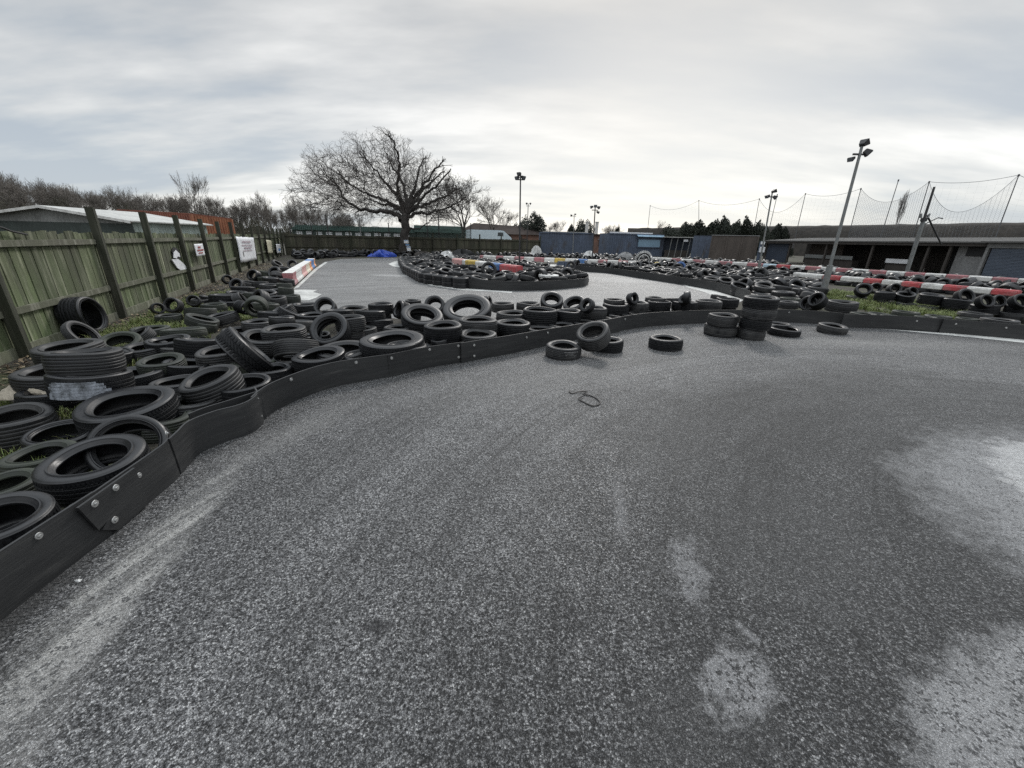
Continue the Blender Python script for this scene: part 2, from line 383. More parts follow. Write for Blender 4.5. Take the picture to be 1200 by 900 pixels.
    hgt = math_n(nt, 'ADD', math_n(nt, 'MULTIPLY', ramp(nt, e.outputs['Distance'], [(0.0, 0.0), (0.22, 1.0)]), 0.35),
                 math_n(nt, 'ADD', math_n(nt, 'MULTIPLY', sepc.outputs[0], 0.6), math_n(nt, 'ADD', math_n(nt, 'MULTIPLY', sunk, 1.1), math_n(nt, 'MULTIPLY', sepf.outputs[0], 0.4))))
    bump(nt, b, hgt, 0.85 if near else 0.4, 0.009)
    return m
M['tarmac'] = tarmac('coarse_tarmac', True); M['tarmac_pale'] = tarmac('pale_tarmac', False)

def soil():
    m, nt, b = new_mat('soil_and_moss')
    v = coords(nt); n1 = noise(nt, v, 0.7, 8, 0.65); n2 = noise(nt, v, 7, 8, 0.7); n3 = noise(nt, v, 45, 5, 0.7)
    c = ramp(nt, n2, [(0.3, (0.012, 0.0105, 0.008)), (0.55, (0.034, 0.029, 0.021)), (0.75, (0.085, 0.072, 0.052))])
    gr = ramp(nt, n3, [(0.3, (0.022, 0.035, 0.010)), (0.7, (0.085, 0.105, 0.032))])
    c = mix(nt, ramp(nt, math_n(nt, 'ADD', n1, math_n(nt, 'MULTIPLY', n3, 0.3)), [(0.66, 0.0), (0.84, 0.85)]), c, gr)
    L(nt, c, b.inputs['Base Color']); b.inputs['Roughness'].default_value = 0.95
    bump(nt, b, n3, 0.8, 0.03); return m
M['soil'] = soil()
M['apron'] = plain('dusty_concrete', (0.42, 0.42, 0.40), 0.85, 0.25, 1.5, dirt=(0.24, 0.24, 0.235), dirt_amt=0.45)

def timber(name, base, alga, pale, grain=(14, 14, 0.8), streaks=0.75):
    m, nt, b = new_mat(name)
    v = coords(nt, grain); n1 = noise(nt, v, 1.4, 7, 0.66); v2 = coords(nt); n2 = noise(nt, v2, 0.8, 7, 0.62); n3 = noise(nt, v, 5, 5, 0.6)
    v4 = coords(nt, (7, 7, 0.55)); n4 = noise(nt, v4, 1.2, 7, 0.68); n5 = noise(nt, v2, 4.0, 6, 0.7)
    c = ramp(nt, n1, [(0.32, tuple(x * 0.6 for x in base)), (0.6, base), (0.8, tuple(x * 1.5 for x in base))])
    c = mix(nt, ramp(nt, n2, [(0.36, 0.15), (0.62, 0.85)]), c, mix(nt, n3, tuple(x * 0.6 for x in alga), tuple(x * 1.35 for x in alga)))
    c = mix(nt, math_n(nt, 'MULTIPLY', ramp(nt, n4, [(0.50, 0.0), (0.68, 1.0)]), streaks), c, mix(nt, n5, tuple(x * .6 for x in pale), tuple(x * 1.4 for x in pale)))
    c = mix(nt, ramp(nt, n5, [(0.60, 0.0), (0.75, 0.5)]), c, (0.02, 0.021, 0.014))
    ge = N(nt, 'ShaderNodeNewGeometry'); c = mix(nt, 1.0, c, ramp(nt, ge.outputs['Random Per Island'], [(0, 0.58), (1, 1.28)]), 'MULTIPLY')
    L(nt, c, b.inputs['Base Color']); b.inputs['Roughness'].default_value = 0.85; bump(nt, b, n3, 0.4, 0.006); return m
M['board'] = timber('mossy_fence_board', (0.085, 0.084, 0.055), (0.100, 0.132, 0.058), (0.29, 0.30, 0.21), streaks=0.9)
M['post'] = timber('dark_fence_post', (0.040, 0.036, 0.026), (0.034, 0.042, 0.022), (0.10, 0.10, 0.075), (30, 30, 1.2))
M['rail'] = timber('weathered_rail', (0.135, 0.128, 0.098), (0.11, 0.12, 0.075), (0.30, 0.295, 0.24), (2, 2, 14))
M['far_board'] = timber('brown_far_board', (0.060, 0.052, 0.038), (0.050, 0.055, 0.032), (0.12, 0.11, 0.085))
M['bark'] = plain('oak_bark', (0.034, 0.030, 0.027), 0.95, 0.4, 5, (1, 1, 0.3), bmp=0.6)
M['twig'] = plain('winter_twig', (0.050, 0.043, 0.038), 0.95, 0.35, 2)
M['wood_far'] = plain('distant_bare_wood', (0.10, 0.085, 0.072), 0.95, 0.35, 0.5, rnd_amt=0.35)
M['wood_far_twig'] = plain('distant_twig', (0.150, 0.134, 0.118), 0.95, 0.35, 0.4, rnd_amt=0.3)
M['evergreen'] = plain('evergreen_leaf', (0.018, 0.024, 0.014), 0.8, 0.5, 1.2, rnd_amt=0.4)
M['hedge'] = plain('winter_undergrowth', (0.060, 0.056, 0.038), 0.95, 0.5, 0.8, rnd_amt=0.3)
M['galv'] = plain('galvanised_steel', (0.19, 0.20, 0.20), 0.5, 0.25, 5, metal=0.35, dirt=(0.20, 0.18, 0.16), dirt_amt=0.4)
M['dark_steel'] = plain('dark_steel', (0.035, 0.035, 0.037), 0.55, 0.3, 5, metal=0.2)
M['lamp_glass'] = plain('lamp_glass', (0.12, 0.13, 0.14), 0.2, 0.1, 5)
M['white_paint'] = plain('white_plastic', (0.60, 0.59, 0.565), 0.6, 0.14, 2.5, dirt=(0.33, 0.32, 0.30), dirt_amt=0.45)
M['red_paint'] = plain('red_plastic', (0.38, 0.06, 0.066), 0.6, 0.22, 2.5, dirt=(0.30, 0.17, 0.165), dirt_amt=0.5)
M['faded_red'] = plain('faded_red_plastic', (0.33, 0.13, 0.14), 0.65, 0.2, 2.5, dirt=(0.28, 0.22, 0.215), dirt_amt=0.5)
M['cream_paint'] = plain('cream_plastic', (0.62, 0.56, 0.44), 0.5, 0.15, 2.5, dirt=(0.36, 0.33, 0.28), dirt_amt=0.3)
M['pink_paint'] = plain('pink_red_plastic', (0.55, 0.30, 0.28), 0.5, 0.2, 2.5, dirt=(0.36, 0.30, 0.28), dirt_amt=0.3)
M['yellow_paint'] = plain('yellow_plastic', (0.48, 0.34, 0.07), 0.6, 0.15, 2.5, dirt=(0.28, 0.22, 0.10), dirt_amt=0.4)
M['blue_paint'] = plain('blue_plastic', (0.06, 0.15, 0.34), 0.6, 0.2, 2.5, dirt=(0.12, 0.16, 0.22), dirt_amt=0.4)
M['pale_blue_paint'] = plain('pale_blue_plastic', (0.40, 0.52, 0.60), 0.5, 0.2, 2.5)
M['orange_paint'] = plain('orange_plastic', (0.62, 0.27, 0.10), 0.5, 0.2, 2.5)
M['tarp'] = plain('blue_tarpaulin', (0.03, 0.075, 0.40), 0.4, 0.25, 4, bmp=0.4)
M['bag'] = plain('white_plastic_bag', (0.50, 0.50, 0.49), 0.45, 0.15, 5, dirt=(0.35, 0.35, 0.34), dirt_amt=0.25, bmp=0.4)
M['blue_cont'] = plain('blue_container_paint', (0.060, 0.078, 0.115), 0.55, 0.2, 0.6, (1, 1, 0.4), dirt=(0.05, 0.045, 0.045), dirt_amt=0.3)
M['blue_dark'] = plain('dark_blue_board', (0.028, 0.038, 0.058), 0.6, 0.2, 0.8)
M['blue_light'] = plain('light_blue_hatch', (0.16, 0.25, 0.33), 0.5, 0.15, 0.8)
M['rust'] = plain('rusty_orange_sheet', (0.29, 0.115, 0.06), 0.8, 0.3, 1.2, (1, 1, 0.3), dirt=(0.16, 0.05, 0.03), dirt_amt=0.4)
M['rust_roof'] = plain('rust_brown_roof', (0.20, 0.07, 0.045), 0.85, 0.3, 0.8)
M['hut_dark'] = plain('dark_green_panel', (0.038, 0.050, 0.046), 0.7, 0.25, 1.0, (1, 1, 0.3))
M['hut_pale'] = plain('pale_green_cladding', (0.33, 0.38, 0.35), 0.7, 0.15, 1.0, (1, 1, 0.3))
M['hut_grey'] = plain('weathered_grey_gable', (0.22, 0.225, 0.22), 0.8, 0.2, 1.2, (1, 1, 0.4))
M['roof_pale'] = plain('pale_roof_sheet', (0.38, 0.38, 0.36), 0.7, 0.15, 0.6, dirt=(0.32, 0.32, 0.31), dirt_amt=0.4)
M['green_roof'] = plain('dark_green_roof', (0.014, 0.028, 0.024), 0.9, 0.2, 0.6, spec=0.05)
M['grey_wall'] = plain('grey_render', (0.19, 0.19, 0.19), 0.85, 0.15, 0.8, dirt=(0.18, 0.18, 0.175), dirt_amt=0.35)
M['brown_roof'] = plain('brown_tile_roof', (0.042, 0.034, 0.031), 0.95, 0.25, 1.0, spec=0.08)
M['asbestos'] = plain('grey_fibre_roof', (0.085, 0.083, 0.080), 0.9, 0.2, 0.7, dirt=(0.10, 0.095, 0.088), dirt_amt=0.4)
M['dark_wood'] = plain('dark_stained_boards', (0.040, 0.034, 0.030), 0.8, 0.3, 1.2, (3, 3, 0.6))
M['brown_wall'] = plain('brown_boarded_wall', (0.075, 0.062, 0.054), 0.85, 0.25, 1.0, (2, 2, 0.6))
M['black'] = plain('matt_black', (0.012, 0.012, 0.013), 0.7, 0.2, 3)
M['shutter'] = plain('slate_blue_shutter', (0.075, 0.093, 0.125), 0.5, 0.12, 0.8, (0.3, 0.3, 6))
M['sign_white'] = plain('white_sign_sheet', (0.66, 0.67, 0.69), 0.5, 0.12, 3, dirt=(0.42, 0.43, 0.46), dirt_amt=0.3)
M['sign_ink'] = plain('faded_print', (0.34, 0.27, 0.30), 0.6, 0.3, 12)
M['sign_red'] = plain('dark_red_print', (0.28, 0.06, 0.06), 0.6, 0.2, 12)
M['sign_blue'] = plain('blue_sign', (0.12, 0.25, 0.45), 0.5, 0.2, 3)
M['sign_cream'] = plain('cream_sign', (0.50, 0.47, 0.34), 0.6, 0.2, 3)
M['van_body'] = plain('pale_blue_white_paint', (0.50, 0.58, 0.62), 0.35, 0.06, 1.0)
M['glass'] = plain('dark_glass', (0.03, 0.04, 0.045), 0.12, 0.1, 2)
M['wire'] = plain('rusty_dark_wire', (0.03, 0.027, 0.025), 0.6, 0.3, 20)
M['rope'] = plain('grey_net_cord', (0.14, 0.15, 0.16), 0.8, 0.2, 5)
M['green_net'] = plain('green_debris_net', (0.018, 0.045, 0.034), 0.8, 0.3, 2)
def brick():
    m, nt, b = new_mat('red_brick'); v = coords(nt, kind='Object')
    n = noise(nt, v, 6, 5); n2 = noise(nt, v, 0.8, 5)
    c = ramp(nt, n, [(0.3, (0.14, 0.075, 0.055)), (0.7, (0.27, 0.15, 0.11))])
    L(nt, mix(nt, ramp(nt, n2, [(0.4, 0), (0.7, 0.6)]), c, (0.11, 0.09, 0.08)), b.inputs['Base Color']); b.inputs['Roughness'].default_value = 0.9; bump(nt, b, n, 0.3, 0.01); return m
M['brick'] = brick()
def blade():
    m, nt, b = new_mat('grass_blade'); oi = coords(nt); n = noise(nt, oi, 9, 4)
    L(nt, ramp(nt, n, [(0.3, (0.055, 0.085, 0.018)), (0.55, (0.14, 0.175, 0.045)), (0.75, (0.28, 0.26, 0.12))]), b.inputs['Base Color']); b.inputs['Roughness'].default_value = 0.7; return m
M['blade'] = blade()
# ------------------------------------------------------------------ ground
def sheet(name, pts, z, mat, kind='structure'):
    mb = MB(); mb.add([(p[0], p[1], z) for p in pts], [tuple(range(len(pts)))])
    o = mb.build(name, mat); tag(o, kind=kind); return o
mb = MB()
xs = [-900, -60, -30, -15, 0, 15, 30, 60, 900]; ys = [-900, -30, 0, 15, 30, 45, 60, 90, 900]
mb.add([(x, y, 0) for y in ys for x in xs], [(j * 9 + i, j * 9 + i + 1, (j + 1) * 9 + i + 1, (j + 1) * 9 + i) for j in range(8) for i in range(8)])
tag(mb.build('ground', M['soil']), kind='structure')

BEND = [(-260, 1000), (-60, 790), (0, 730), (60, 682), (125, 632), (175, 590), (207, 562), (233, 533), (262, 518), (290, 510), (305, 500), (311, 493), (325, 482), (350, 469), (375, 459), (400, 452), (457, 442), (500, 432), (542, 425), (600, 414), (650, 404), (700, 394), (725, 389), (752, 384), (785, 381), (825, 379), (870, 378), (905, 377.5), (953, 379.5), (993, 383.5), (1056, 386), (1120, 391.5), (1200, 398.5), (1290, 407)]
bend_w = [gz(g(*p)) for p in BEND]
track = [(p.x - 0.02, p.y + 0.02) for p in bend_w] + [(24, 4.5), (24, -8), (-8, -8), (-6, -2)]
sheet('racing_track', track, 0.004, M['tarmac'])
FAR = [(330, 352), (344, 340), (356, 327), (368, 316), (380, 307), (400, 303.5), (455, 302.3), (520, 302), (560, 305), (590, 308.5), (640, 309.5), (700, 311.5), (745, 314), (720, 320.5), (745, 325.5), (800, 334), (838, 341), (872, 351.5), (850, 364), (720, 371), (600, 378), (520, 380), (450, 372), (360, 362)]
sheet('racing_track', [g(*p) for p in FAR], 0.004, M['tarmac_pale'])
def apron(pts, z=0.008): sheet('concrete_path', [g(*p) for p in pts], z, M['apron'])
apron([(334, 349), (343, 339.5), (372, 340), (367, 342.5), (377, 345), (371, 349), (362, 352), (340, 353)])
apron([(343, 339.5), (368, 315.5), (381, 307.2), (384, 307.4), (372, 316), (350, 337)])
apron([(455, 309.5), (462, 306.5), (471, 306), (476, 313), (470, 314), (460, 312)])
apron([(484, 323), (500, 331.5), (540, 338), (600, 342), (600, 343.4), (540, 340), (505, 335), (490, 329)])
apron([(800, 334), (838, 341), (872, 351.5), (868, 353.6), (846, 351), (826, 342.6), (806, 337)])
apron([(1030, 385.5), (1120, 391.5), (1200, 398.5), (1290, 407), (1285, 410), (1195, 401.5), (1120, 393.8)])
apron([(610, 309.5), (700, 312), (700, 317), (640, 322), (600, 316)])

# ------------------------------------------------------------------ black bumper strips
def strip_mesh(path, h, th=0.013, lean=0.0, seed=0, wave=0.006):
    r = random.Random(seed); pts = resample(path, 0.045 if len(path) else 1)
    n = len(pts); vs = []; fs = []; ph = r.random() * 6
    rows = 5
    for i, p in enumerate(pts):
        t = (pts[min(i + 1, n - 1)] - pts[max(i - 1, 0)]).normalized(); nrm = Vector((-t.y, t.x, 0))
        for side in (0, 1):
            for k in range(rows + 1):
                z = h * k / rows * (1 + 0.012 * math.sin(i * 0.05 + ph)) + 0.002
                off = nrm * (side * th + lean * k / rows + wave * math.sin(i * 0.11 + ph + k * 0.4))
                vs.append((p.x + off.x, p.y + off.y, z))
    w = 2 * (rows + 1)
    for i in range(n - 1):
        a = i * w; b = a + w
        for k in range(rows):
            fs.append((a + k, b + k, b + k + 1, a + k + 1)); o = rows + 1
            fs.append((a + o + k, a + o + k + 1, b + o + k + 1, b + o + k))
        fs.append((a + rows, b + rows, b + w - 1, a + w - 1)); fs.append((a, a + rows + 1, b + rows + 1, b))
    for a in (0, (n - 1) * w):
        for k in range(rows): fs.append((a + k, a + k + 1, a + rows + 2 + k, a + rows + 1 + k))
    mb = MB(); mb.add(vs, fs); return mb, pts
def bolt_mb(p, nrm, r=0.020):
    mb = MB(); q = Vector(p); n = Vector(nrm).normalized()
    mb.tube([q, q - n * 0.004], [r, r * 0.92], 14); mb.tube([q - n * 0.0035, q - n * 0.012], [r * 0.42, r * 0.36], 6)
    return mb
def bumper(label, runs, h, group=None, bolts=True, lean=0.0):
    """runs: panels, each (pixel path along its foot, bolt positions as fractions (along, up))"""
    root = thing('track_bumper', label, 'track bumper', gz(g(*runs[0][0][0])), group=group)
    for i, (px, bl) in enumerate(runs):
        path = catmull([gz(g(*p)) for p in px], 10)
        off = 0.0
        mb, pts = strip_mesh(path, h, lean=lean, seed=i + len(label))
        org = root.location
        mb.v = [(x - org.x, y - org.y, z) for x, y, z in mb.v]
        pan = mb.build('panel', M['bumper'], root, smooth=True, sharp=35)
        for b3 in bl:
            fa, fu = b3[0], b3[1]
            if fa == 'px':
                z, j = min((abs(proj((q.x, q.y, height(q, b3[2])))[0] - b3[1]), k) for k, q in enumerate(pts))[1], 0
                j = min(len(pts) - 2, max(1, z)); fu = height(pts[j], b3[2]) / h
                t = (pts[j + 1] - pts[j - 1]).normalized(); nr = Vector((-t.y, t.x, 0))
                bolt_mb(pts[j] + nr * -.007 + Vector((0, 0, h * fu)) - org, nr, .019).build('bolt', M['bolt'], pan, smooth=True)
            if fa == 'px': continue
            j = min(len(pts) - 2, max(1, int(fa * (len(pts) - 1)))); t = (pts[j + 1] - pts[j - 1]).normalized(); nr = Vector((-t.y, t.x, 0))
            p = pts[j] + nr * (lean * fu - 0.007) + Vector((0, 0, h * fu)) - org
            bolt_mb(p, nr).build('bolt', M['bolt'], pan, smooth=True)
    return root
T2 = [(0.04, .82), (0.04, .3), (0.96, .82), (0.96, .3)]
main = bumper('long black plastic bumper strip winding between the near track and the piled tyres', [
    ([(-330, 1080), (-60, 790), (0, 730), (60, 682), (105, 647), (131, 627)], [('px', 40.7, 628), ('px', -14, 668)]),
    ([(105, 645), (125, 631), (160, 602), (190, 577), (207, 562), (211, 555)], [('px', 159, 557), ('px', 152, 598), ('px', 202, 508)]),
    ([(212, 556), (222, 545), (234, 532), (262, 519), (288, 511), (303, 503), (310, 494), (306, 486)], [(0.93, .85)]),
    ([(303, 501), (311, 492), (325, 481.5), (350, 469), (375, 459), (400, 452), (430, 446.5), (458, 442)], [(0.06, .85), (0.06, .25), (0.36, .86), (0.80, .86)]),
    ([(222, 486, .30), (240, 479, .30), (268, 470.5, .30), (292, 463, .30), (306, 458.5, .30)], []),
    ([(457, 442.5), (500, 432), (525, 427.5), (544, 424.5)], [(0.05, .84), (0.55, .88), (0.93, .86), (0.93, .3)]),
    ([(541, 426), (570, 420), (600, 414.4), (640, 406), (680, 398), (714, 391.5), (726, 389)], [(0.06, .80), (0.06, .26), (0.34, .74), (0.46, .78)]),
    ([(726, 388.6), (752, 384), (785, 381), (825, 379), (870, 378)], [(0.04, .8)]),
    ([(868, 378.2), (905, 377.5), (953, 379.5), (993, 383)], [(0.5, .8), (0.97, .8)]),
    ([(985, 384), (1010, 384.5), (1056, 386.5), (1105, 390)], [(0.75, .72)]),
    ([(1100, 390), (1150, 394), (1200, 398.5), (1300, 409)], [(0.10, .72), (0.42, .72)]),
], 0.31)
# the torn lap plate at the near joint
pm = MB(); ja, jb = gz(g(122, 634)), gz(g(170, 594)); jt = (jb - ja).normalized(); jn = Vector((jt.y, -jt.x, 0)) * 0.024
o_ = main.location
def jp(s, z): q = ja + (jb - ja) * s + jn - o_; return (q.x, q.y, z)
out = [(-0.25, .30), (1.0, .305), (1.02, .02), (0.25, .012), (-0.02, .085), (0.12, .115), (-0.08, .10)]
fr = [jp(*p) for p in out]; bk = [(x - jn.x * .6, y - jn.y * .6, z) for x, y, z in fr]
n_ = len(out); pm.add(fr + bk, [tuple(range(n_)), tuple(range(2 * n_ - 1, n_ - 1, -1))] + [(i, (i + 1) % n_, n_ + (i + 1) % n_, n_ + i) for i in range(n_)])
pl = pm.build('joint_plate', M['bumper'], main); tag(pl, 'torn lap plate bolted over the joint')
for s, z in ((0.02, .262), (0.48, .268), (0.24, .09)):
    q = Vector(jp(s, z)) + jn * 0.1; bolt_mb(q, -jn, 0.022).build('bolt', M['bolt'], pl, smooth=True)
bumper('black bumper strip round the front of the tyre island below the middle lamp pole', [
    ([(540, 337.3), (570, 339.5), (600, 341), (640, 340.3)], []), ([(640, 340.3), (668, 338), (684, 336), (689, 333.5)], []), ([(689, 333.5), (687, 329), (672, 322.5), (655, 318.5)], [])], 0.34)
bumper('black bumper strip edging the big tyre field across the pale track', [
    ([(667, 317), (690, 318.8), (715, 320.8), (745, 325.5)], []), ([(745, 325.5), (800, 334), (838, 341)], []), ([(838, 341), (858, 346.5), (876, 353)], [])], 0.34)

# ------------------------------------------------------------------ tyres
def tyre_profile(R, W, r, crown):
    w = W / 2
    outer = [(R - 0.010, w * 0.80), (R * .965, w * .90), (R * .93, w * .965), (R * .925, w * .985), (R * .905, w * .99), (R * .90, w * 1.0), (R * .5 + r * .5, w * 1.0),
             (r + (R - r) * .36, w * .95), (r + (R - r) * .32, w * 1.03), (r + (R - r) * .25, w * 1.02), (r + (R - r) * .21, w * .93), (r + (R - r) * .13, w * .88), (r + 0.012, w * .82), (r, w * .74), (r + 0.001, w * .64), (r + 0.016, w * .60),
             (r + (R - r) * .35, w * .80), (R * .5 + r * .5, w * .88), (R - 0.035, w * .80), (R - 0.022, w * .55)]
    prof = outer + [(R - 0.019, 0)] + [(a, -b) for a, b in reversed(outer)] + [(R - 0.016, -w * .4), (R - 0.016, w * .4)]
    return prof
def casing(name, R, W, r, nth, mat, dent=0.0, seed=0, whole=False):
    rr = random.Random(seed); prof = tyre_profile(R, W, r, whole); n = len(prof); vs = []; fs = []
    p1, p2 = rr.random() * 6, rr.random() * 6
    for i in range(nth):
        a = 2 * math.pi * i / nth
        k = 1 + dent * math.sin(2 * a + p1); zz = dent * 0.12 * math.sin(3 * a + p2) + dent * .25 * math.sin(2 * a + p2)
        for rho, z in prof:
            if whole and rho > R - 0.017 and abs(z) < W * .41: rho = R
            sq = 1 - dent * .8 * max(0, (R - rho) / R) * math.sin(a + p2)
            vs.append((rho * k * math.cos(a), rho * k * math.sin(a), z * sq + zz))
    for i in range(nth):
        j = (i + 1) % nth
        for k in range(n): fs.append((i * n + k, j * n + k, j * n + (k + 1) % n, i * n + (k + 1) % n))
    mb = MB(); mb.add(vs, fs); return mb.mesh(name, mat, smooth=True, sharp=50)
def tread_mesh(name, R, W, pat, nth, nv, mat, dent=0.0, seed=0):
    rr = random.Random(seed); p1, p2 = rr.random() * 6, rr.random() * 6
    vs = []; fs = []; w = W / 2
    for i in range(nth):
        a = 2 * math.pi * i / nth; k = 1 + dent * math.sin(2 * a + p1); zz = dent * 0.12 * math.sin(3 * a + p2) + dent * .25 * math.sin(2 * a + p2)
        for j in range(nv + 1):
            v = -1 + 2 * j / nv; x = abs(v)
            base = R - 0.002 - 0.010 * x ** 2 - (0.022 * max(0, (x - .86) / .14) ** 1.6)
            z = v * w * (0.86 if x < .86 else 0.86 + (x - .86) * .55)
            d = 0.0; u = i / nth
            if pat == 'rib':
                if min(abs(x - .18), abs(x - .52)) < .045: d = .008
                elif x > .62 and (u * 78) % 1 < .28: d = .006
                elif x < .62 and ((u * 78 + v * 1.2) % 1) < .14: d = .004
            elif pat == 'lug':
                if abs(x - .30) < .06: d = .009
                elif x > .42 and ((u * 44 + (.5 if v > 0 else 0)) % 1) < .30: d = .011
                elif x <= .30 and ((u * 44 + v * 2.5) % 1) < .2: d = .007
            elif pat == 'vee':
                if x < .05: d = .008
                elif ((u * 50 + x * 2.6) % 1) < .24: d = .008
                elif abs(x - .62) < .035: d = .006
            elif pat == 'worn':
                if min(abs(x - .15), abs(x - .5), abs(x - .8)) < .04: d = .005
            if x > .99: d = 0.014
            rho = (base - d) * k
            vs.append((rho * math.cos(a), rho * math.sin(a), z + zz))
    m_ = nv + 1
    for i in range(nth):
        j = (i + 1) % nth
        for q in range(nv): fs.append((i * m_ + q, j * m_ + q, j * m_ + q + 1, i * m_ + q + 1))
    mb = MB(); mb.add(vs, fs); return mb.mesh(name, mat, smooth=True, sharp=28)
BASE = {'car': (.31, .20, .19), 'low': (.315, .215, .225), 'van': (.335, .215, .195), 'kart': (.135, .125, .066), 'truck': (.44, .26, .255)}
SPEC = {'rib': ('car', 'rib', 'rubber', 'tread'), 'lug': ('car', 'lug', 'rubber', 'tread'), 'vee': ('low', 'vee', 'rubber', 'tread'), 'worn': ('car', 'worn', 'rubber_old', 'rubber_old'),
        'low': ('low', 'rib', 'rubber', 'tread'), 'van': ('van', 'rib', 'rubber', 'tread'), 'moss': ('car', 'worn', 'rubber_moss', 'rubber_moss'), 'truck': ('truck', 'rib', 'rubber', 'tread'),
        'kart': ('kart', 'slick', 'rubber', 'rubber'), 'bald': ('low', 'worn', 'rubber_old', 'rubber_old'), 'kartold': ('kart', 'slick', 'rubber_old', 'rubber_old')}
PROTO = {}
def proto(kind, lod):
    key = (kind, lod)
    if key in PROTO: return PROTO[key]
    b, pat, m1, m2 = SPEC[kind]; R, W, r = BASE[b]; sd = len(PROTO) + 3
    dent = 0.0 if b == 'truck' else 0.022
    if lod == 0: c = casing('casing', R, W, r, 72, M[m1], dent, sd); t = tread_mesh('tread', R, W, pat, 400, 34, M[m2], dent, sd)
    elif lod == 1: c = casing('casing', R, W, r, 48, M[m1], dent, sd); t = tread_mesh('tread', R, W, pat, 176, 20, M[m2], dent, sd)
    else: c = casing('tyre', R, W, r, 26, M[m1], dent, sd, True); t = None
    PROTO[key] = (c, t, R, W); return PROTO[key]
N_TYRE = [0]
BPTS = resample(catmull(bend_w, 8), .05)
KEEP_OFF = set()
def rot_for(nv, spin):
    z = Vector(nv).normalized(); return z.to_track_quat('Z', 'Y').to_matrix().to_4x4() @ Matrix.Rotation(spin, 4, 'Z')
def normal(t, a): return Vector((math.sin(R_(t)) * math.cos(R_(a)), math.sin(R_(t)) * math.sin(R_(a)), math.cos(R_(t))))
def set_tyre(center, nrm, R, W, kind, lod, label, group, spin=None, cat='tyre'):
    c, t, R0, W0 = proto(kind, lod)
    name = {'kart': 'kart_tyre', 'kartold': 'kart_tyre', 'truck': 'truck_tyre'}.get(kind, 'tyre')
    if spin is None: spin = rnd.random() * 6.28
    ov = rnd.uniform(-.035, .035)
    Mx = Matrix.Translation(center) @ rot_for(nrm, spin) @ Matrix.Diagonal((R / R0 * (1 + ov), R / R0 * (1 - ov), W / W0, 1))
    if t is None:
        o = link(name, c); o.matrix_world = Mx
    else:
        o = link(name, None); o.empty_display_size = .2; o.matrix_world = Mx
        link('casing', c, o); link('tread', t, o)
    N_TYRE[0] += 1
    return tag(o, label, cat, group)
def tyre(label, px, py, zt, wpx, W=0.20, t=0, a=-90, kind='rib', group='', sup=None, Rfix=None, slide=False):
    """zt: height of the middle of the upper (or camera-side) face; wpx: width in the photograph"""
    n = normal(t, a)
    p = g(px, py, zt); w = depth_of(p)
    def rad(w): return Rfix or max(.09, min(.50, wpx * w / (2 * F_PX * math.sqrt(1 + ((px - 600) / F_PX) ** 2))))
    R = rad(w)
    zmin = R * abs(math.sin(R_(t))) + W * math.cos(R_(t)) - .02
    if zt < zmin:
        zt = zmin; p = g(px, py, zt); w = depth_of(p); R = rad(w)
    if group in KEEP_OFF:
        c = p - n * (W / 2); ext = R * max(abs(math.cos(R_(t))), .35) + W * .5 * abs(math.sin(R_(t)))
        if c.z - R * abs(math.sin(R_(t))) - W / 2 * abs(math.cos(R_(t))) < .29:
            for _ in range(3):
                dd, j = min(((q - gz(c)).length, k) for k, q in enumerate(BPTS))
                tv = (BPTS[min(j + 1, len(BPTS) - 1)] - BPTS[max(j - 1, 0)]).normalized(); nv_ = Vector((-tv.y, tv.x, 0)); s_d = (gz(c) - BPTS[j]).dot(nv_)
                if s_d < ext + .025: c += nv_ * min(.34, ext + .025 - s_d)
            if slide:
                for _ in range(6):
                    dd, j = min(((q - gz(c)).length, k) for k, q in enumerate(BPTS)); tv = (BPTS[j + 1] - BPTS[j - 1]).normalized(); nv_ = Vector((-tv.y, tv.x, 0))
                    c += tv * ((px - proj(c + n * (W / 2))[0]) * depth_of(c) / F_PX * .7); c += nv_ * (ext + .025 - (gz(c) - BPTS[j]).dot(nv_))
            p = c + n * (W / 2); w = depth_of(p)
    lod = 0 if w < 6.5 else 1 if w < 13 else 2
    o = set_tyre(p - n * (W / 2), n, R, W, kind, lod, label, group)
    if sup:
        q = p - n * W
        zz = q.z
        R2 = R * rnd.uniform(.93, 1.03)
        if zz > .12:
            set_tyre(Vector((q.x + rnd.uniform(-.03, .03), q.y + rnd.uniform(-.03, .03), zz / 2)), Vector((0, 0, 1)), R2, min(.24, zz), rnd.choice(['rib', 'worn', 'vee']), max(lod, 1), sup, group)
    return o
GL, GB, GT, GR = 'tyres heaped between the timber fence and the bumper strip', 'tyres lining the bend behind the bumper strip', 'loose tyres standing on the near track', 'tyres on the grassy right bank'
KEEP_OFF.update((GL, GB, GR))
def A(label, px, py, zt, wpx, **k): return tyre(label, px, py, zt, wpx, group=GL, **k)
def B(label, px, py, zt, wpx, **k): return tyre(label, px, py, zt, wpx, group=GB, **k)
# --- nearest heap on the left
A('chunky-treaded tyre nearest the camera, cut off by the left edge, against the bumper', -8, 606, .30, 165, W=.22, t=6, a=-40, kind='lug')
A('large black tyre resting on the bumper rim just above the bolted joint plate', 107, 547, .335, 150, W=.21, t=7, a=-75, kind='rib', Rfix=.285, slide=True)
A('dark tyre tipped on edge showing lugged tread, behind the tyre at the joint plate', 150, 520, .30, 112, W=.21, t=42, a=-62, kind='vee')
A('low mossy tyre with grass growing through its hole', 45, 530, .19, 104, W=.17, kind='moss')
A('greenish half-buried tyre squeezed under the two nearest tyres', 0, 566, .20, 110, W=.18, kind='moss')
A('plump black tyre at the picture edge beside the grass tuft', 10, 486, .27, 118, W=.24, t=5, a=-20, kind='worn')
A('broad tyre lying below the white-wrapped tyre, tread ribs showing', 147, 470, .31, 136, W=.23, t=6, a=-95, kind='rib')
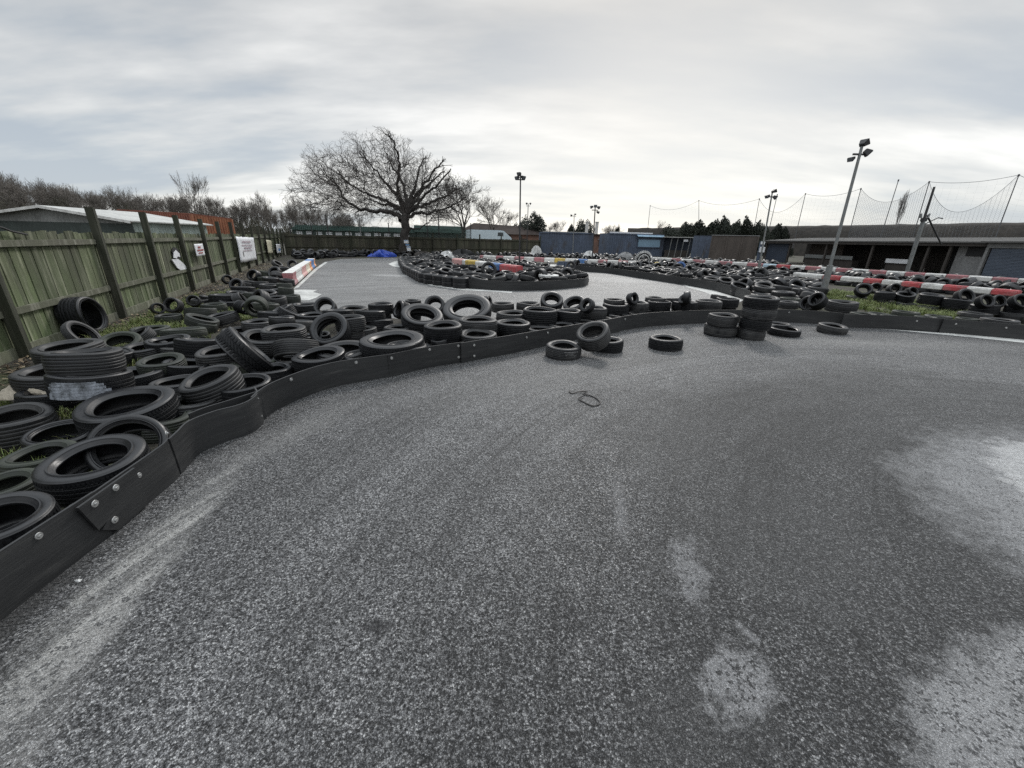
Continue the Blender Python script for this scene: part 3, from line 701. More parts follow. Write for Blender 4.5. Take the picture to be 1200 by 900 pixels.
white_wrapped = A('ribbed tyre with white paper stuck round its tread', 106, 436, .46, 108, W=.22, t=9, a=80, kind='rib')
A('black tyre stacked on top of the white-wrapped tyre', 98, 411, .66, 96, W=.21, t=7, a=95, kind='worn')
A('tyre with a ringed pale rim half hidden left of the white-wrapped stack', 62, 432, .34, 108, W=.22, t=4, a=-60, kind='worn')
A('wide flat tyre by the fence foot behind the white-wrapped stack', 79, 404, .44, 94, W=.20, t=3, a=-100, kind='worn', sup='tyre hidden beneath the wide flat tyre at the fence foot')
A('thin bald tyre ring propped on edge by the fence post', 101, 391, .32, 60, W=.10, t=56, a=22, kind='bald')
A('upright hollow tyre leaning on the fence boards, boards seen through its hole', 110, 369, .36, 34, W=.34, t=84, a=16, kind='low', Rfix=.33)
A('small slumped tyre with a folded side in the grass near the fence', 160, 390, .22, 40, W=.17, t=28, a=-120, kind='worn')
A('round tyre lying flat in the grass, left of the tread-on slab tyre', 196, 397, .27, 58, W=.22, t=4, a=-100, kind='rib')
A('dark tyre tipped away so only its ribbed tread shows, middle of the heap', 234, 397, .36, 62, W=.23, t=12, a=85, kind='rib')
A('flat tyre partly under the big leaning tyre', 258, 410, .31, 64, W=.22, t=3, a=-80, kind='worn')
A('big tyre leaning steeply on its neighbours, tread towards the camera', 298, 407, .42, 58, W=.23, t=55, a=38, kind='lug', Rfix=.36)
A('dull tyre lying open behind the steeply leaning one', 309, 393, .37, 56, W=.21, t=12, a=-30, kind='worn')
A('round open tyre right behind the sloping slab tyre', 332, 384, .44, 55, W=.20, t=2, kind='worn', sup='lower tyre under the round open one behind the sloping slab tyre')
A('tyre lying on its side sloping up to the right, smooth tread showing', 347, 401, .36, 56, W=.21, t=24, a=112, kind='worn')
A('upright tyre with a smaller tyre seen through its hole', 384, 384, .40, 51, W=.20, t=46, a=-95, kind='rib')
A('small kart tyre inside the hole of the upright tyre', 380, 391, .20, 14, W=.12, t=20, a=-90, kind='kart')
A('fine-ribbed tyre resting against the bumper near its bulge', 373, 414, .33, 64, W=.22, t=6, a=-110, kind='rib')
A('wide pale-rimmed tyre beside the fine-ribbed one', 402, 408, .28, 66, W=.21, t=6, a=-70, kind='worn')
A('low tyre whose rim just clears the bumper beside the panel joint', 430, 418, .28, 54, W=.20, kind='low')
A('dished tyre wedged behind the bumper bulge, whitish ringed rim', 286, 447, .30, 66, W=.20, t=6, a=-75, kind='low')
A('tall tyre tilted towards the camera beside the bumper bulge', 243, 441, .36, 84, W=.24, t=15, a=-130, kind='worn')
A('crushed tyre with a split side wall left of the tilted tall one', 188, 421, .26, 62, W=.16, t=6, a=-60, kind='moss')
A('dark flat tyre under the crushed one', 205, 446, .16, 66, W=.17, kind='worn')
A('low tyre lying under the steeply leaning one by the bumper', 318, 431, .22, 52, W=.2, kind='rib')
# --- further up the fence
A('small tyre standing on edge, leftmost of the pair by the second fence post', 186, 361, .26, 18, W=.16, t=78, a=-35, kind='worn')
A('dark upright tyre by the second fence post, facing the camera', 200, 357, .28, 24, W=.20, t=70, a=-75, kind='worn')
A('small upright tyre with a pale rim, right of the second fence post', 226, 352, .27, 18, W=.20, t=72, a=-60, kind='worn')
A('slab-like tyre lying tread-on below the pale-rimmed upright tyre', 235, 361, .24, 40, W=.22, t=10, a=90, kind='moss')
A('tyre buried flat in grass left of the slab-like one', 197, 369, .16, 36, W=.16, kind='moss')
A('thick tyre lying flat near the third fence post', 263, 345, .30, 40, W=.26, t=5, a=80, kind='rib')
A('pale-rimmed tyre lying open in the yellow grass', 259, 368, .20, 42, W=.19, t=10, a=-150, kind='worn')
A('fine-treaded tyre standing on edge, left of the mossy upright one', 280, 359, .33, 20, W=.22, t=82, a=165, kind='vee')
A('mossy dark tyre standing on edge, tread to the camera', 302, 357, .36, 28, W=.24, t=80, a=110, kind='moss')
A('flat open tyre at the edge of the grass patch', 301, 376, .30, 41, W=.20, kind='worn')
A('small tyre lying on top between the flat open tyre and the round one', 330, 371, .46, 22, W=.16, t=6, a=90, kind='kart', Rfix=.2)
A('wedge-shaped tyre tilted behind the small stacked one', 329, 361, .30, 32, W=.22, t=22, a=-150, kind='rib')
A('flat tyre at the corner of the pale concrete patch', 358, 356, .30, 32, W=.22, kind='rib')
A('dark arch of an upright tyre where the bend begins', 380, 358, .36, 28, W=.2, t=48, a=-80, kind='rib')
A('tyre lying low in grass below the fence, right of the folded one', 176, 384, .16, 52, W=.15, kind='moss')
A('long dark tyre half sunk in weeds behind the round grass tyre', 215, 385, .22, 56, W=.18, t=6, a=110, kind='moss')
A('broken tyre lump in the yellow grass', 243, 379, .17, 26, W=.15, t=15, a=40, kind='moss')
A('upright dark tyre behind the flat ones, at the white banner', 267, 327, .33, 13, W=.2, t=75, a=-40, kind='rib')
A('big dark upright tyre under the white banner', 295, 322, .36, 17, W=.22, t=70, a=-100, kind='rib')
for i, (px, py, zt, w, t, a) in enumerate([(285, 336, .30, 30, 6, 80), (315, 333, .30, 25, 3, 0), (300, 343, .24, 30, 4, 60), (326, 340, .26, 25, 6, -60), (322, 348, .24, 28, 4, -90), (340, 346, .2, 24, 0, 0),
        (318, 325, .30, 22, 6, 30), (305, 330, .3, 22, 8, 90), (333, 332, .34, 20, 5, 80), (320, 318, .32, 18, 50, -100), (332, 313, .3, 15, 0, 0), (312, 318, .3, 16, 10, 40), (342, 309, .34, 13, 55, -80), (326, 308, .34, 14, 40, 0), (338, 318, .3, 16, 0, 0), (270, 352, .2, 30, 3, 0), (285, 349, .24, 20, 60, 20)]):
    A('dark tyre in the heap between the fence and the painted block wall', px, py, zt, w, t=t, a=a, kind=['rib', 'worn', 'moss'][i % 3])
for i, (px, py, zt, w, t, a) in enumerate([(170, 405, .20, 60, 5, -90), (222, 424, .20, 66, 8, 40), (262, 428, .2, 62, 0, 0), (296, 424, .2, 56, 6, 120), (345, 418, .18, 54, 0, 0), (352, 392, .22, 52, 10, 60), (283, 386, .22, 48, 4, 0), (238, 372, .18, 44, 20, 30), (214, 404, .2, 56, 0, 0),
        (150, 437, .2, 90, 0, 0), (70, 505, .2, 100, 6, -40), (190, 486, .18, 80, 4, 0), (225, 468, .2, 72, 0, 0), (60, 458, .18, 90, 8, 90), (128, 412, .2, 62, 4, 0), (140, 398, .2, 54, 25, -60), (350, 376, .26, 44, 8, 80), (365, 368, .26, 38, 0, 0), (344, 366, .24, 36, 30, 40)]):
    A('low dark tyre filling a gap low down in the near heap', px, py, zt, w, W=.18, t=t, a=a, kind=['worn', 'rib', 'low', 'moss'][i % 4])
for i, (px, py, zt, w, t, a) in enumerate([(232, 350, .2, 30, 4, 0), (246, 347, .2, 28, 10, 60), (250, 356, .2, 32, 0, 0), (278, 342, .25, 28, 5, 0), (312, 342, .3, 26, 12, -60), (312, 355, .28, 32, 8, 40), (300, 349, .3, 28, 60, -120), (318, 365, .3, 34, 5, 90), (335, 337, .36, 20, 6, 60), (290, 330, .3, 24, 8, 0), (276, 333, .3, 20, 55, -80), (310, 324, .3, 18, 0, 0), (325, 321, .36, 16, 40, 100), (336, 327, .34, 18, 5, 0)]):
    A('small-looking dark tyre up the heap below the banner', px, py, zt, w, W=.2, t=t, a=a, kind=['worn', 'rib', 'moss'][i % 3])
# --- behind the bumper round the bend
B('widest flat tyre on the bend, grey rim, just behind the bumper', 461, 396.5, .39, 80, W=.24, t=3, a=-80, kind='van', sup='tyre under the widest flat tyre on the bend')
B('thin-rimmed tyre in front of the widest flat one, touching the bumper', 477, 404, .31, 50, W=.22, kind='low')
B('tiny kart tyre sitting behind the bumper below the tall tyre', 514.5, 398, .30, 20, W=.13, kind='kart')
B('flat worn tyre carrying the tiny kart tyre', 522, 402.5, .20, 46, W=.18, kind='worn')
B('tall tyre right behind the tiny kart tyre', 519, 380, .47, 46, W=.24, t=2, kind='rib', sup='lower tyre under the tall one by the kart tyre')
B('tyre lying in front of the huge tyre, covering the foot of it', 560, 373.5, .45, 46, W=.20, kind='worn', sup='lower tyre in front of the huge tyre')
B('thin-rimmed tyre just clearing the bumper below the huge tyre', 563, 391, .33, 46, W=.20, t=2, kind='worn')
B('huge smooth tyre propped up facing the camera, biggest on the bend', 547, 359, .44, 60, W=.26, t=26, a=-92, kind='truck')
B('grey thick-walled tyre tilted beside the huge one', 495, 367, .48, 51, W=.22, t=21, a=-65, kind='van', sup='tyre propping up the grey thick-walled one')
B('dark tyre on edge behind the grey thick-walled one', 466, 362, .40, 24, W=.19, t=68, a=-140, kind='rib')
B('flat tyre on the back edge behind the grey thick-walled one', 484, 351.5, .45, 20, W=.18, kind='rib', sup='lower tyre at the back edge behind the grey thick-walled one')
B('black arch of an upright tyre left of the huge tyre', 509, 356, .44, 25, W=.2, t=52, a=-90, kind='rib')
B('small kart tyre on edge at the right shoulder of the huge tyre', 574, 353.5, .48, 9, W=.14, t=80, a=-20, kind='kart', Rfix=.14)
B('flat tyre at the back edge, right of the huge tyre', 589, 355, .36, 27, W=.2, kind='worn')
B('flat tyre at the back edge, second right of the huge tyre', 619, 354.5, .36, 28, W=.2, kind='worn')
B('grey-rimmed tyre in the middle row right of the huge tyre', 600, 366, .40, 38, W=.2, kind='worn', sup='lower tyre in the middle row right of the huge one')
B('rounded tyre with a bright rim, front row above two dull bolts', 601, 377, .34, 44, W=.22, kind='van', sup='tyre sunk under the bright-rimmed one')
B('tall broad tyre, front row, left of the flat worn one', 633, 362, .50, 42, W=.27, kind='low', sup='lower tyre under the tall broad one')
B('flat tyre with rubbish in its hole, right of the tall broad one', 666, 363.5, .45, 32, W=.22, kind='rib', sup='lower tyre under the one with rubbish in it')
B('bright-holed tyre standing up on the back row, pale track seen through it', 647, 350, .62, 28, W=.19, t=32, a=-90, kind='rib', sup='tyre under the bright-holed standing one')
B('leaning tyre right of the bright-holed standing one', 672, 354, .52, 27, W=.2, t=34, a=-130, kind='rib', sup='tyre under the leaning one right of the bright-holed one')
B('small kart tyre on edge leaning on the heap above the leaning loose tyre', 686, 357, .58, 13, W=.13, t=66, a=-140, kind='kart', Rfix=.15)
B('tyre filled with pale scraps behind the small leaning kart tyre', 696, 360, .46, 33, W=.22, kind='worn', sup='lower tyre under the scrap-filled one')
for px, py, w, s in ((634, 384, 34, 'below the tall broad tyre'), (658, 380, 34, 'below the rubbish-filled tyre'), (682, 376, 30, 'behind the leaning loose tyre'), (704, 372.5, 28, 'where two panels meet'), (726, 369, 26, 'right of the panel joint'), (748, 366.5, 25, 'behind the loose upright-sided tyre')):
    B('low tyre peeping over the bumper ' + s, px, py, .26, w, W=.2, kind='worn')
for i, (px, py, w, s) in enumerate(((722, 356, 32, 'first'), (746, 354, 31, 'second'), (773, 352.5, 30, 'third'), (803, 353, 32, 'fourth'), (831, 352, 34, 'fifth'), (853, 349.5, 29, 'sixth'))):
    B(s + ' tyre of the even row right of the scrap-filled tyre', px, py, .44, w, W=.22, kind=['rib', 'worn', 'low'][i % 3], sup='tyre under the ' + s + ' of the even row')
B('thin tyre laid across the back of the first tyre in the even row', 720, 350.5, .52, 25, W=.12, kind='worn')
B('kart tyre standing on the second tyre of the even row', 744, 349.5, .58, 9, W=.14, t=75, a=-60, kind='kart', Rfix=.14)
B('thin tyre behind the third tyre of the even row', 768, 348.5, .48, 25, W=.16, kind='worn')
B('kart tyre on edge on the fourth tyre of the even row', 809, 348.5, .60, 9, W=.14, t=80, a=-30, kind='kart', Rfix=.15)
B('kart tyre lying left of the one on edge, on the fourth tyre', 801, 349.5, .56, 11, W=.13, t=50, a=-150, kind='kart', Rfix=.14)
B('broken flat tyre behind the gap in the even row', 789, 349.5, .47, 20, W=.1, t=8, a=100, kind='worn')
B('flattened tyre at the end of the pale track', 843, 346, .46, 20, W=.12, t=8, a=20, kind='worn')
B('grey-topped tyre stacked high behind the start of the bend', 410, 371, .50, 37, W=.22, kind='worn', sup='lower tyre of the grey-topped pair at the start of the bend')
B('thin tyre laid over the one right of the dark arch', 396, 363, .42, 38, W=.15, t=6, a=95, kind='rib')
B('faded flat tyre left of the two slab tyres', 414, 360.5, .36, 34, W=.18, t=4, a=-90, kind='worn')
B('flat black tyre on the back row with a clear rim, above the slab tyres', 446, 355.5, .48, 30, W=.2, kind='rib', sup='tyre under the clear-rimmed one on the back row')
B('upper of the two slab tyres seen edge-on', 434, 364, .46, 35, W=.2, t=8, a=90, kind='rib')
B('lower of the two slab tyres seen edge-on', 444, 374, .30, 36, W=.24, t=6, a=90, kind='rib')
B('low tyre rim between the slab tyres and the widest flat tyre', 466, 382.5, .28, 34, W=.2, kind='worn')
B('dark tyre half hidden under the edge of the grey thick-walled one', 486, 385, .22, 36, W=.2, kind='worn')
B('dark tyre filling the gap behind the tall tyre', 540, 377, .24, 36, W=.2, kind='rib')
B('tyre half seen in the gap left of the slab tyres', 424, 384, .24, 36, W=.2, kind='worn')
B('tyre in the dark gap below the leaning back-row tyre', 655, 366, .24, 34, W=.22, kind='rib')
# --- loose on the near track
def T(label, px, py, zt, wpx, **k): return tyre(label, px, py, zt, wpx, group=GT, **k)
scuffed = T('low loose tyre with white scuffs on its tread, leftmost on the near track', 661, 404, .19, 43, W=.19, t=3, a=-60, kind='worn')
T('loose tyre leaning on another, its wide hole facing up', 694, 387, .42, 41, W=.23, t=29, a=-135, kind='worn')
T('loose tyre lying flat under the leaning one', 713, 397, .20, 37, W=.2, kind='rib')
T('loose black tyre standing alone in the middle of the near track', 781, 395.5, .19, 42, W=.19, kind='rib')
T('bottom tyre of the two-high stack on the near track', 846, 380, .22, 43, W=.21, kind='worn')
T('top tyre of the two-high stack on the near track', 848, 368.5, .43, 39, W=.21, kind='worn')
b4 = g(883.5, 385, .2)
for i, (s, Rr, dx) in enumerate((('bottom', .255, -.03), ('second lowest', .285, 0), ('second highest', .305, .02), ('top', .30, .01))):
    set_tyre(Vector((b4.x + dx, b4.y, .105 + .205 * i)), normal(2 if i == 3 else .5, -140), Rr, .203, ['worn', 'rib', 'worn', 'rib'][i], 1, s + ' tyre of the four-high stack on the near track', GT)
T('loose tyre lying right of the four-high stack, in front of another', 920, 384, .15, 42, W=.155, t=3, a=-70, kind='vee')
T('loose tyre hidden behind the one right of the four-high stack', 912, 378.5, .17, 33, W=.16, kind='rib')
T('worn loose tyre lying by itself below the big leaning lamp pole', 977, 381, .15, 40, W=.16, t=5, a=-60, kind='worn')
# --- grassy bank on the right
def Q(label, px, py, zt, wpx, **k): return tyre(label, px, py, zt, wpx, group=GR, **k)
Q('dark tyre on edge behind the bumper, left of the big lamp pole', 947, 355, .38, 24, W=.24, t=72, a=-150, kind='rib')
Q('second tyre on edge, leaning over the first at the big lamp pole', 956, 350, .52, 24, W=.24, t=58, a=-160, kind='rib')
Q('thick tyre with grass in its hole, right of the big lamp pole', 988, 353, .40, 42, W=.28, t=2, kind='worn')
Q('faded tyre lying flat behind the bumper near the four-high stack', 923, 353, .30, 31, W=.18, kind='worn')
Q('mossy faded tyre left of the two tyres on edge', 926, 349, .32, 26, W=.16, kind='moss')
Q('leaning tyre at the left end of the row under the striped beam', 1013, 338, .46, 22, W=.22, t=52, a=-120, kind='rib')
Q('upright tyre second in the row under the striped beam', 1027, 337, .44, 17, W=.2, t=70, a=-110, kind='rib')
Q('flat tyre third in the row under the striped beam', 1038, 342, .44, 27, W=.26, kind='rib')
Q('arched tyre standing behind the third one under the striped beam', 1050, 338, .52, 19, W=.2, t=68, a=-100, kind='rib')
Q('tilted tyre fourth in the row under the striped beam', 1062, 344, .42, 27, W=.24, t=16, a=-130, kind='rib')
Q('upright tyre peeping above the tilted fourth one', 1071, 341, .5, 16, W=.2, t=64, a=-95, kind='rib')
Q('wide open tyre in the middle of the row, ribbed inside showing', 1093, 345, .50, 33, W=.28, t=6, a=-95, kind='rib')
Q('pale-rimmed tyre right of the wide open one', 1122, 350, .44, 36, W=.27, t=2, kind='low')
Q('upright tyre behind the pale-rimmed one', 1134, 347, .52, 30, W=.2, t=62, a=-95, kind='rib')
Q('thick slab tyre with an arched tyre standing in it', 1155, 357, .40, 40, W=.26, t=4, a=90, kind='rib')
Q('arched tyre standing in the thick slab tyre', 1158, 352, .56, 26, W=.18, t=62, a=-98, kind='rib')
Q('dark arched tyre under the red end of the striped beam', 1173, 352, .52, 24, W=.2, t=58, a=-100, kind='rib')
Q('thick tyre at the right edge of the picture below the beam end', 1195, 358, .42, 38, W=.26, t=3, a=90, kind='rib')
Q('arched tyre at the right edge standing in the thick tyre', 1199, 352, .58, 30, W=.18, t=60, a=-95, kind='rib')
Q('flat worn tyre on the low front row, left of the bright-rimmed one', 1143, 366.5, .22, 46, W=.18, kind='worn')
Q('bright-rimmed flat tyre on the low front row at the right edge', 1185, 366, .24, 40, W=.18, kind='worn')
Q('flattened tyre against the bumper below the low front row', 1172, 374, .22, 52, W=.15, kind='worn')
Q('flattened tyre sunk behind the bumper, left of the grass', 1012, 367, .22, 34, W=.15, kind='moss')
Q('dark tyre half buried at the front of the grass patch', 1062, 365, .2, 36, W=.15, kind='moss')
for px, py, w in ((1004, 347, 26), (1036, 352, 28), (1062, 355, 27), (1088, 359, 28), (1112, 360, 26), (1030, 367, 30), (1100, 370, 36), (1135, 373, 34), (1210, 372, 40), (1045, 370, 30), (1085, 371, 30)):
    Q('mossy tyre sunk flat in the grass of the right bank', px, py, .16, w, W=.16, kind='moss')

# --- generated areas: the island, the field beyond, behind the beam
def inside(p, poly):
    r = False; n = len(poly)
    for i in range(n):
        a, b = poly[i], poly[(i + 1) % n]
        if (a[1] > p[1]) != (b[1] > p[1]) and p[0] < (b[0] - a[0]) * (p[1] - a[1]) / (b[1] - a[1]) + a[0]: r = not r
    return r
def fill(px, step, seed, upright=.18, top=.10):
    r = random.Random(seed); poly = [tuple(g(*p)[:2]) for p in px]
    x0, x1 = min(p[0] for p in poly), max(p[0] for p in poly); y0, y1 = min(p[1] for p in poly), max(p[1] for p in poly)
    out = []; j = 0; y = y0
    while y < y1:
        x = x0 + (step / 2 if j % 2 else 0)
        while x < x1:
            q = (x + r.uniform(-.16, .16) * step, y + r.uniform(-.16, .16) * step)
            if inside(q, poly):
                Rr = r.choice([.29, .31, .31, .33]); u = r.random(); W = r.uniform(.18, .23)
                if u < upright: out.append((q[0], q[1], Rr, W, r.uniform(50, 85), r.uniform(-180, 180), 'upright'))
                else:
                    out.append((q[0], q[1], Rr, W, r.uniform(0, 9), r.uniform(-180, 180), 'flat'))
                    if r.random() < top * 3: out.append((q[0] + r.uniform(-.1, .1), q[1] + r.uniform(-.1, .1), Rr, W, r.uniform(0, 22), r.uniform(-180, 180), 'topmost'))
            x += step
        y += step * .87; j += 1
    return out
ISLAND = [(472, 309), (479, 319.5), (500, 330.5), (540, 336.6), (600, 340.4), (650, 339), (684, 334), (684, 328), (655, 319), (610, 312), (560, 305.5), (500, 301.5), (476, 304)]
ZONES = [
    ('tyres piled on the island by the middle lamp pole', 'on the island below the middle lamp pole', ISLAND, .68, 11, .05, .16),
    ('tyres of the field left of the big leaning lamp pole', 'in the field left of the big lamp pole', [(876, 352), (905, 357), (948, 364), (962, 352), (952, 336), (915, 332), (880, 340)], .66, 12, .12, .18),
    ('tyres under the striped beams on the right', 'between the two striped beams on the right', [(945, 331), (1040, 340), (1200, 352), (1290, 362), (1290, 352), (1200, 340), (1060, 330), (960, 322)], .68, 13, .35, .14),
    ('tyres of the far field behind the pale track', 'in the far field beyond the pale track', [(669, 315.8), (690, 317.4), (716, 319), (746, 323.5), (800, 332), (840, 339), (872, 349), (878, 338), (930, 330), (945, 320), (900, 311.5), (820, 309), (765, 308), (725, 312.5), (690, 313.5)], .72, 14, .22, .16),
    ('tyres along the foot of the far fence', 'along the foot of the far fence', [(340, 303), (372, 304.5), (400, 301.5), (470, 300.3), (550, 300.5), (550, 299.4), (470, 299.2), (400, 299.6), (345, 300.2)], .68, 15, .2, .14),
    ('tyres by the blue containers', 'in front of the blue containers', [(560, 303.5), (630, 306), (715, 309), (760, 306), (760, 303.5), (700, 303.5), (630, 302.5), (560, 301.5)], .8, 16, .3, .10),
]
cand = []
for grp, where, px, step, seed, up, top in ZONES:
    for x, y, Rr, W, t, a, pose in fill(px, step, seed, up, top):
        z = .105 if pose == 'flat' else (Rr * math.sin(R_(t)) + W / 2 * math.cos(R_(t)) - .02 if pose == 'upright' else .31)
        c = Vector((x, y, z)); w = depth_of(c)
        X, Y = proj(c)
        if w < 1 or X < -20 or X > 1225: continue
        cand.append((Rr / w, c, normal(t, a), Rr, W, pose, grp, where))
cand.sort(key=lambda q: -q[0])
room = max(0, 296 - N_TYRE[0])
rest = MB()
FK = ['rib', 'worn', 'rib', 'worn', 'rib', 'low']
for i, (s, c, n, Rr, W, pose, grp, where) in enumerate(cand):
    kind = FK[i % 6]
    if i < room:
        lab = {'flat': 'dark tyre lying flat ', 'upright': 'dark tyre tipped on edge ', 'topmost': 'dark tyre lying on top of another '}[pose] + where
        set_tyre(c, n, Rr, W, kind, 2, lab, grp)
    else:
        me, _t, R0, W0 = proto(kind, 2)
        Mx = Matrix.Translation(c) @ rot_for(n, rnd.random() * 6) @ Matrix.Diagonal((Rr / R0, Rr / R0, W / W0, 1))
        rest.cur = 1 if kind == 'worn' else 0
        rest.add([Mx @ v.co for v in me.vertices], [tuple(p.vertices) for p in me.polygons])
# the low pairs that edge the left end of the island
edge = resample([gz(g(*p)) for p in ((474, 305.5), (472, 310), (479, 320.5), (500, 331.5), (520, 334.8), (540, 337.5))], .60)
for p in edge:
    for k in (0, 1):
        Mx = Matrix.Translation((p.x, p.y, .10 + .19 * k)) @ Matrix.Rotation(rnd.random() * 6, 4, 'Z')
        me, _t, R0, W0 = proto('rib', 2); rest.cur = 0
        rest.add([Mx @ v.co for v in me.vertices], [tuple(q.vertices) for q in me.polygons])
o = rest.build('far_tyre_piles', [M['rubber'], M['rubber_old']], smooth=True, sharp=50); tag(o, 'mass of far black tyres on the island, in the field and along the far fence', 'tyres', kind='stuff')
print('tyres as objects', N_TYRE[0], 'candidates', len(cand))
# ------------------------------------------------------------------ timber fences
def fence(label, a, b, span, h, post_h, mats, board_w=.13, rails=(.62, .93), group=None, post_side=1, seed=1, start_out=0):
    """a, b: foot points; posts and rails stand on the camera side"""
    r = random.Random(seed); a, b = gz(a), gz(b); d = (b - a); ln = d.length; t = d.normalized(); nrm = Vector((t.y, -t.x, 0)) * post_side
    root = thing('timber_fence', label, 'fence', a, group=group)
    n = round(ln / span); sp = ln / n
    pos = [sp * i - (.62 if i == 2 and start_out else 0) for i in range(n + 1)]
    for i in range(n + 1):
        p = t * pos[i]; mb = MB()
        lean = Vector((r.uniform(-.03, .03), r.uniform(-.03, .03), 0))
        mb.bar(p + nrm * .085 + Vector((0, 0, -.05)), p + nrm * .085 + lean + Vector((0, 0, post_h * r.uniform(.97, 1.03))), .105, .125, up=nrm)
        mb.build('post', mats[1], root, bev=.006)
    for i in range(n):
        p0, p1 = t * (pos[i] + .055), t * (pos[i + 1] - .055)
        mb = MB(); s = 0.0; L0 = (p1 - p0).length + .11; k = 0
        base = t * pos[i]
        while s < L0 - .01:
            w = min(board_w * r.uniform(.92, 1.08), L0 - s); hh = h * r.uniform(.985, 1.012) - (.04 if r.random() < .06 else 0)
            off = -.016 if k % 2 else -.024
            c = base + t * (s + w / 2) + nrm * off
            Mx = Matrix((t, nrm, Vector((0, 0, 1)))).transposed().to_4x4(); Mx.translation = c + Vector((0, 0, .10 + (hh - .10) / 2))
            Mx = Mx @ Matrix.Rotation(r.uniform(-.006, .006), 4, 'Y') @ Matrix.Rotation(r.uniform(-.03, .03), 4, 'Z')
            mb.box(None, (w + .018, .016, hh - .10), M=Mx); s += w; k += 1
        bp = mb.build('board_panel', mats[0], root)
        for z in rails:
            mb = MB(); sag = r.uniform(-.012, .012)
            mb.bar(p0 + nrm * .028 + Vector((0, 0, h * z + sag)), p1 + nrm * .028 + Vector((0, 0, h * z - sag)), .05, .095)
            mb.build('rail', mats[2], root, bev=.005)
        mb = MB(); mb.bar(p0 + nrm * .012 + Vector((0, 0, .075)), p1 + nrm * .012 + Vector((0, 0, .075)), .035, .15); mb.build('gravel_board', mats[2], root)
    return root, t, nrm, sp
FA, FB = Vector((-8.30, 8.15, 0)), Vector((-20.4, 35.9, 0))
FT = (FB - FA).normalized()
F0 = FA - FT * 2.42 * 3
nsp = round((FB - F0).length / 2.42); FB = F0 + FT * 2.42 * nsp
left_fence, ft, fn, fsp = fence('long mossy green timber fence with tall leaning posts behind the piled tyres', F0, FB, 2.42, 1.70, 2.16, (M['board'], M['post'], M['rail']), rails=(.37, .90), seed=3, start_out=1)
FE = Vector((3.0, 51.5, 0))
far_fence, f2t, f2n, f2sp = fence('brown timber fence closing the far end of the track behind the oak', FB + (FE - FB).normalized() * .3, FE, 2.9, 1.78, 2.2, (M['far_board'], M['post'], M['far_board']), board_w=.2, rails=(.40, .92), seed=4)

def on_fence(px, z0):
    """where the view line through column px meets the left fence plane (camera side)"""
    best = None
    for i in range(4000):
        p = F0 + FT * (i * .009)
        d = abs(proj((p.x, p.y, z0))[0] - px)
        if best is None or d < best[0]: best = (d, p)
    return best[1]
def fence_sheet(name, label, cat, px0, px1, py_t0, py_b0, off, mat, tilt=0.0, ragged=None, curl=0.0, seed=0):
    r = random.Random(seed)
    a, b = on_fence(px0, 1.3), on_fence(px1, 1.3)
    zt, zb = height(a, py_t0), height(a, py_b0)
    org = a + Vector((0, 0, zb)); L0 = (b - a).length; H = zt - zb
    root = thing(name, label, cat, org + fn * off)
    mb = MB(); nu, nv = 10, 8; vs = []
    for j in range(nv + 1):
        for i in range(nu + 1):
            u, v = i / nu, j / nv
            e = r.uniform(-1, 1) * (ragged or 0) * (1 if i in (0, nu) or j in (0, nv) else 0)
            q = FT * (u * L0 + e) + Vector((0, 0, v * H + e * .7 - tilt * u * H)) + fn * (curl * math.sin(u * 5 + v * 2.5) + .01)
            vs.append(q)
    fs = [(j * (nu + 1) + i, j * (nu + 1) + i + 1, (j + 1) * (nu + 1) + i + 1, (j + 1) * (nu + 1) + i) for j in range(nv) for i in range(nu)]
    mb.add(vs, fs); sh = mb.build('sheet', mat, root, smooth=True, sharp=60)
    mod = sh.modifiers.new('thick', 'SOLIDIFY'); mod.thickness = .006
    return root, L0, H
def print_rows(root, L0, H, rows, mat, tilt=0.0, off=.022, name='faded_print'):
    for (u0, u1, v, hh) in rows:
        mb = MB()
        r = random.Random(int(v * 1000)); u = u0
        while u < u1:
            w = r.uniform(.012, .03) * L0 * 1.6
            c = FT * (u * L0 + w / 2) + Vector((0, 0, v * H - tilt * u * H)) + fn * off
            Mx = Matrix((FT, fn, Vector((0, 0, 1)))).transposed().to_4x4(); Mx.translation = c
            mb.box(None, (w, .004, hh * H), M=Mx); u += (w / L0) * r.uniform(1.15, 1.6)
        mb.build(name, mat, root)
ban, bl, bh = fence_sheet('banner', 'large faded white banner hanging from the fence top', 'banner', 272, 293, 277, 308, .17, M['sign_white'], tilt=.06, ragged=.02, curl=.02, seed=2)
print_rows(ban, bl, bh, [(.25, .72, .80, .07), (.2, .8, .66, .05), (.3, .75, .55, .06), (.22, .7, .44, .04)], M['sign_ink'], .06, .045)
blot_m = MB(); blot_m.box(FT * (bl * .2) + Vector((0, 0, bh * .30)) + fn * .04, (.16, .005, .22), rz=math.atan2(FT.y, FT.x)); tag(blot_m.build('dirty_patch', M['dark_wood'], ban))
sg, sl, shh = fence_sheet('notice_board', 'small square white notice with dark red lettering, on a fence post', 'notice', 220.5, 231, 286, 300.5, .16, M['sign_white'], seed=3)
print_rows(sg, sl, shh, [(.3, .6, .72, .14), (.15, .85, .48, .13), (.25, .75, .25, .10)], M['sign_red'], 0, .026, 'lettering')
scrap = thing('figure_stand_in', 'black and white stand-in for a cartoon figure on the fence above a broken white piece', 'scrap', on_fence(202, 1.3) + fn * .06)  # plain pieces put in place of a cartoon figure
def on_local(px, py, org):
    a = on_fence(px, 1.3); return a + Vector((0, 0, height(a, py))) - Vector(org) + fn * .02
o_ = scrap.location
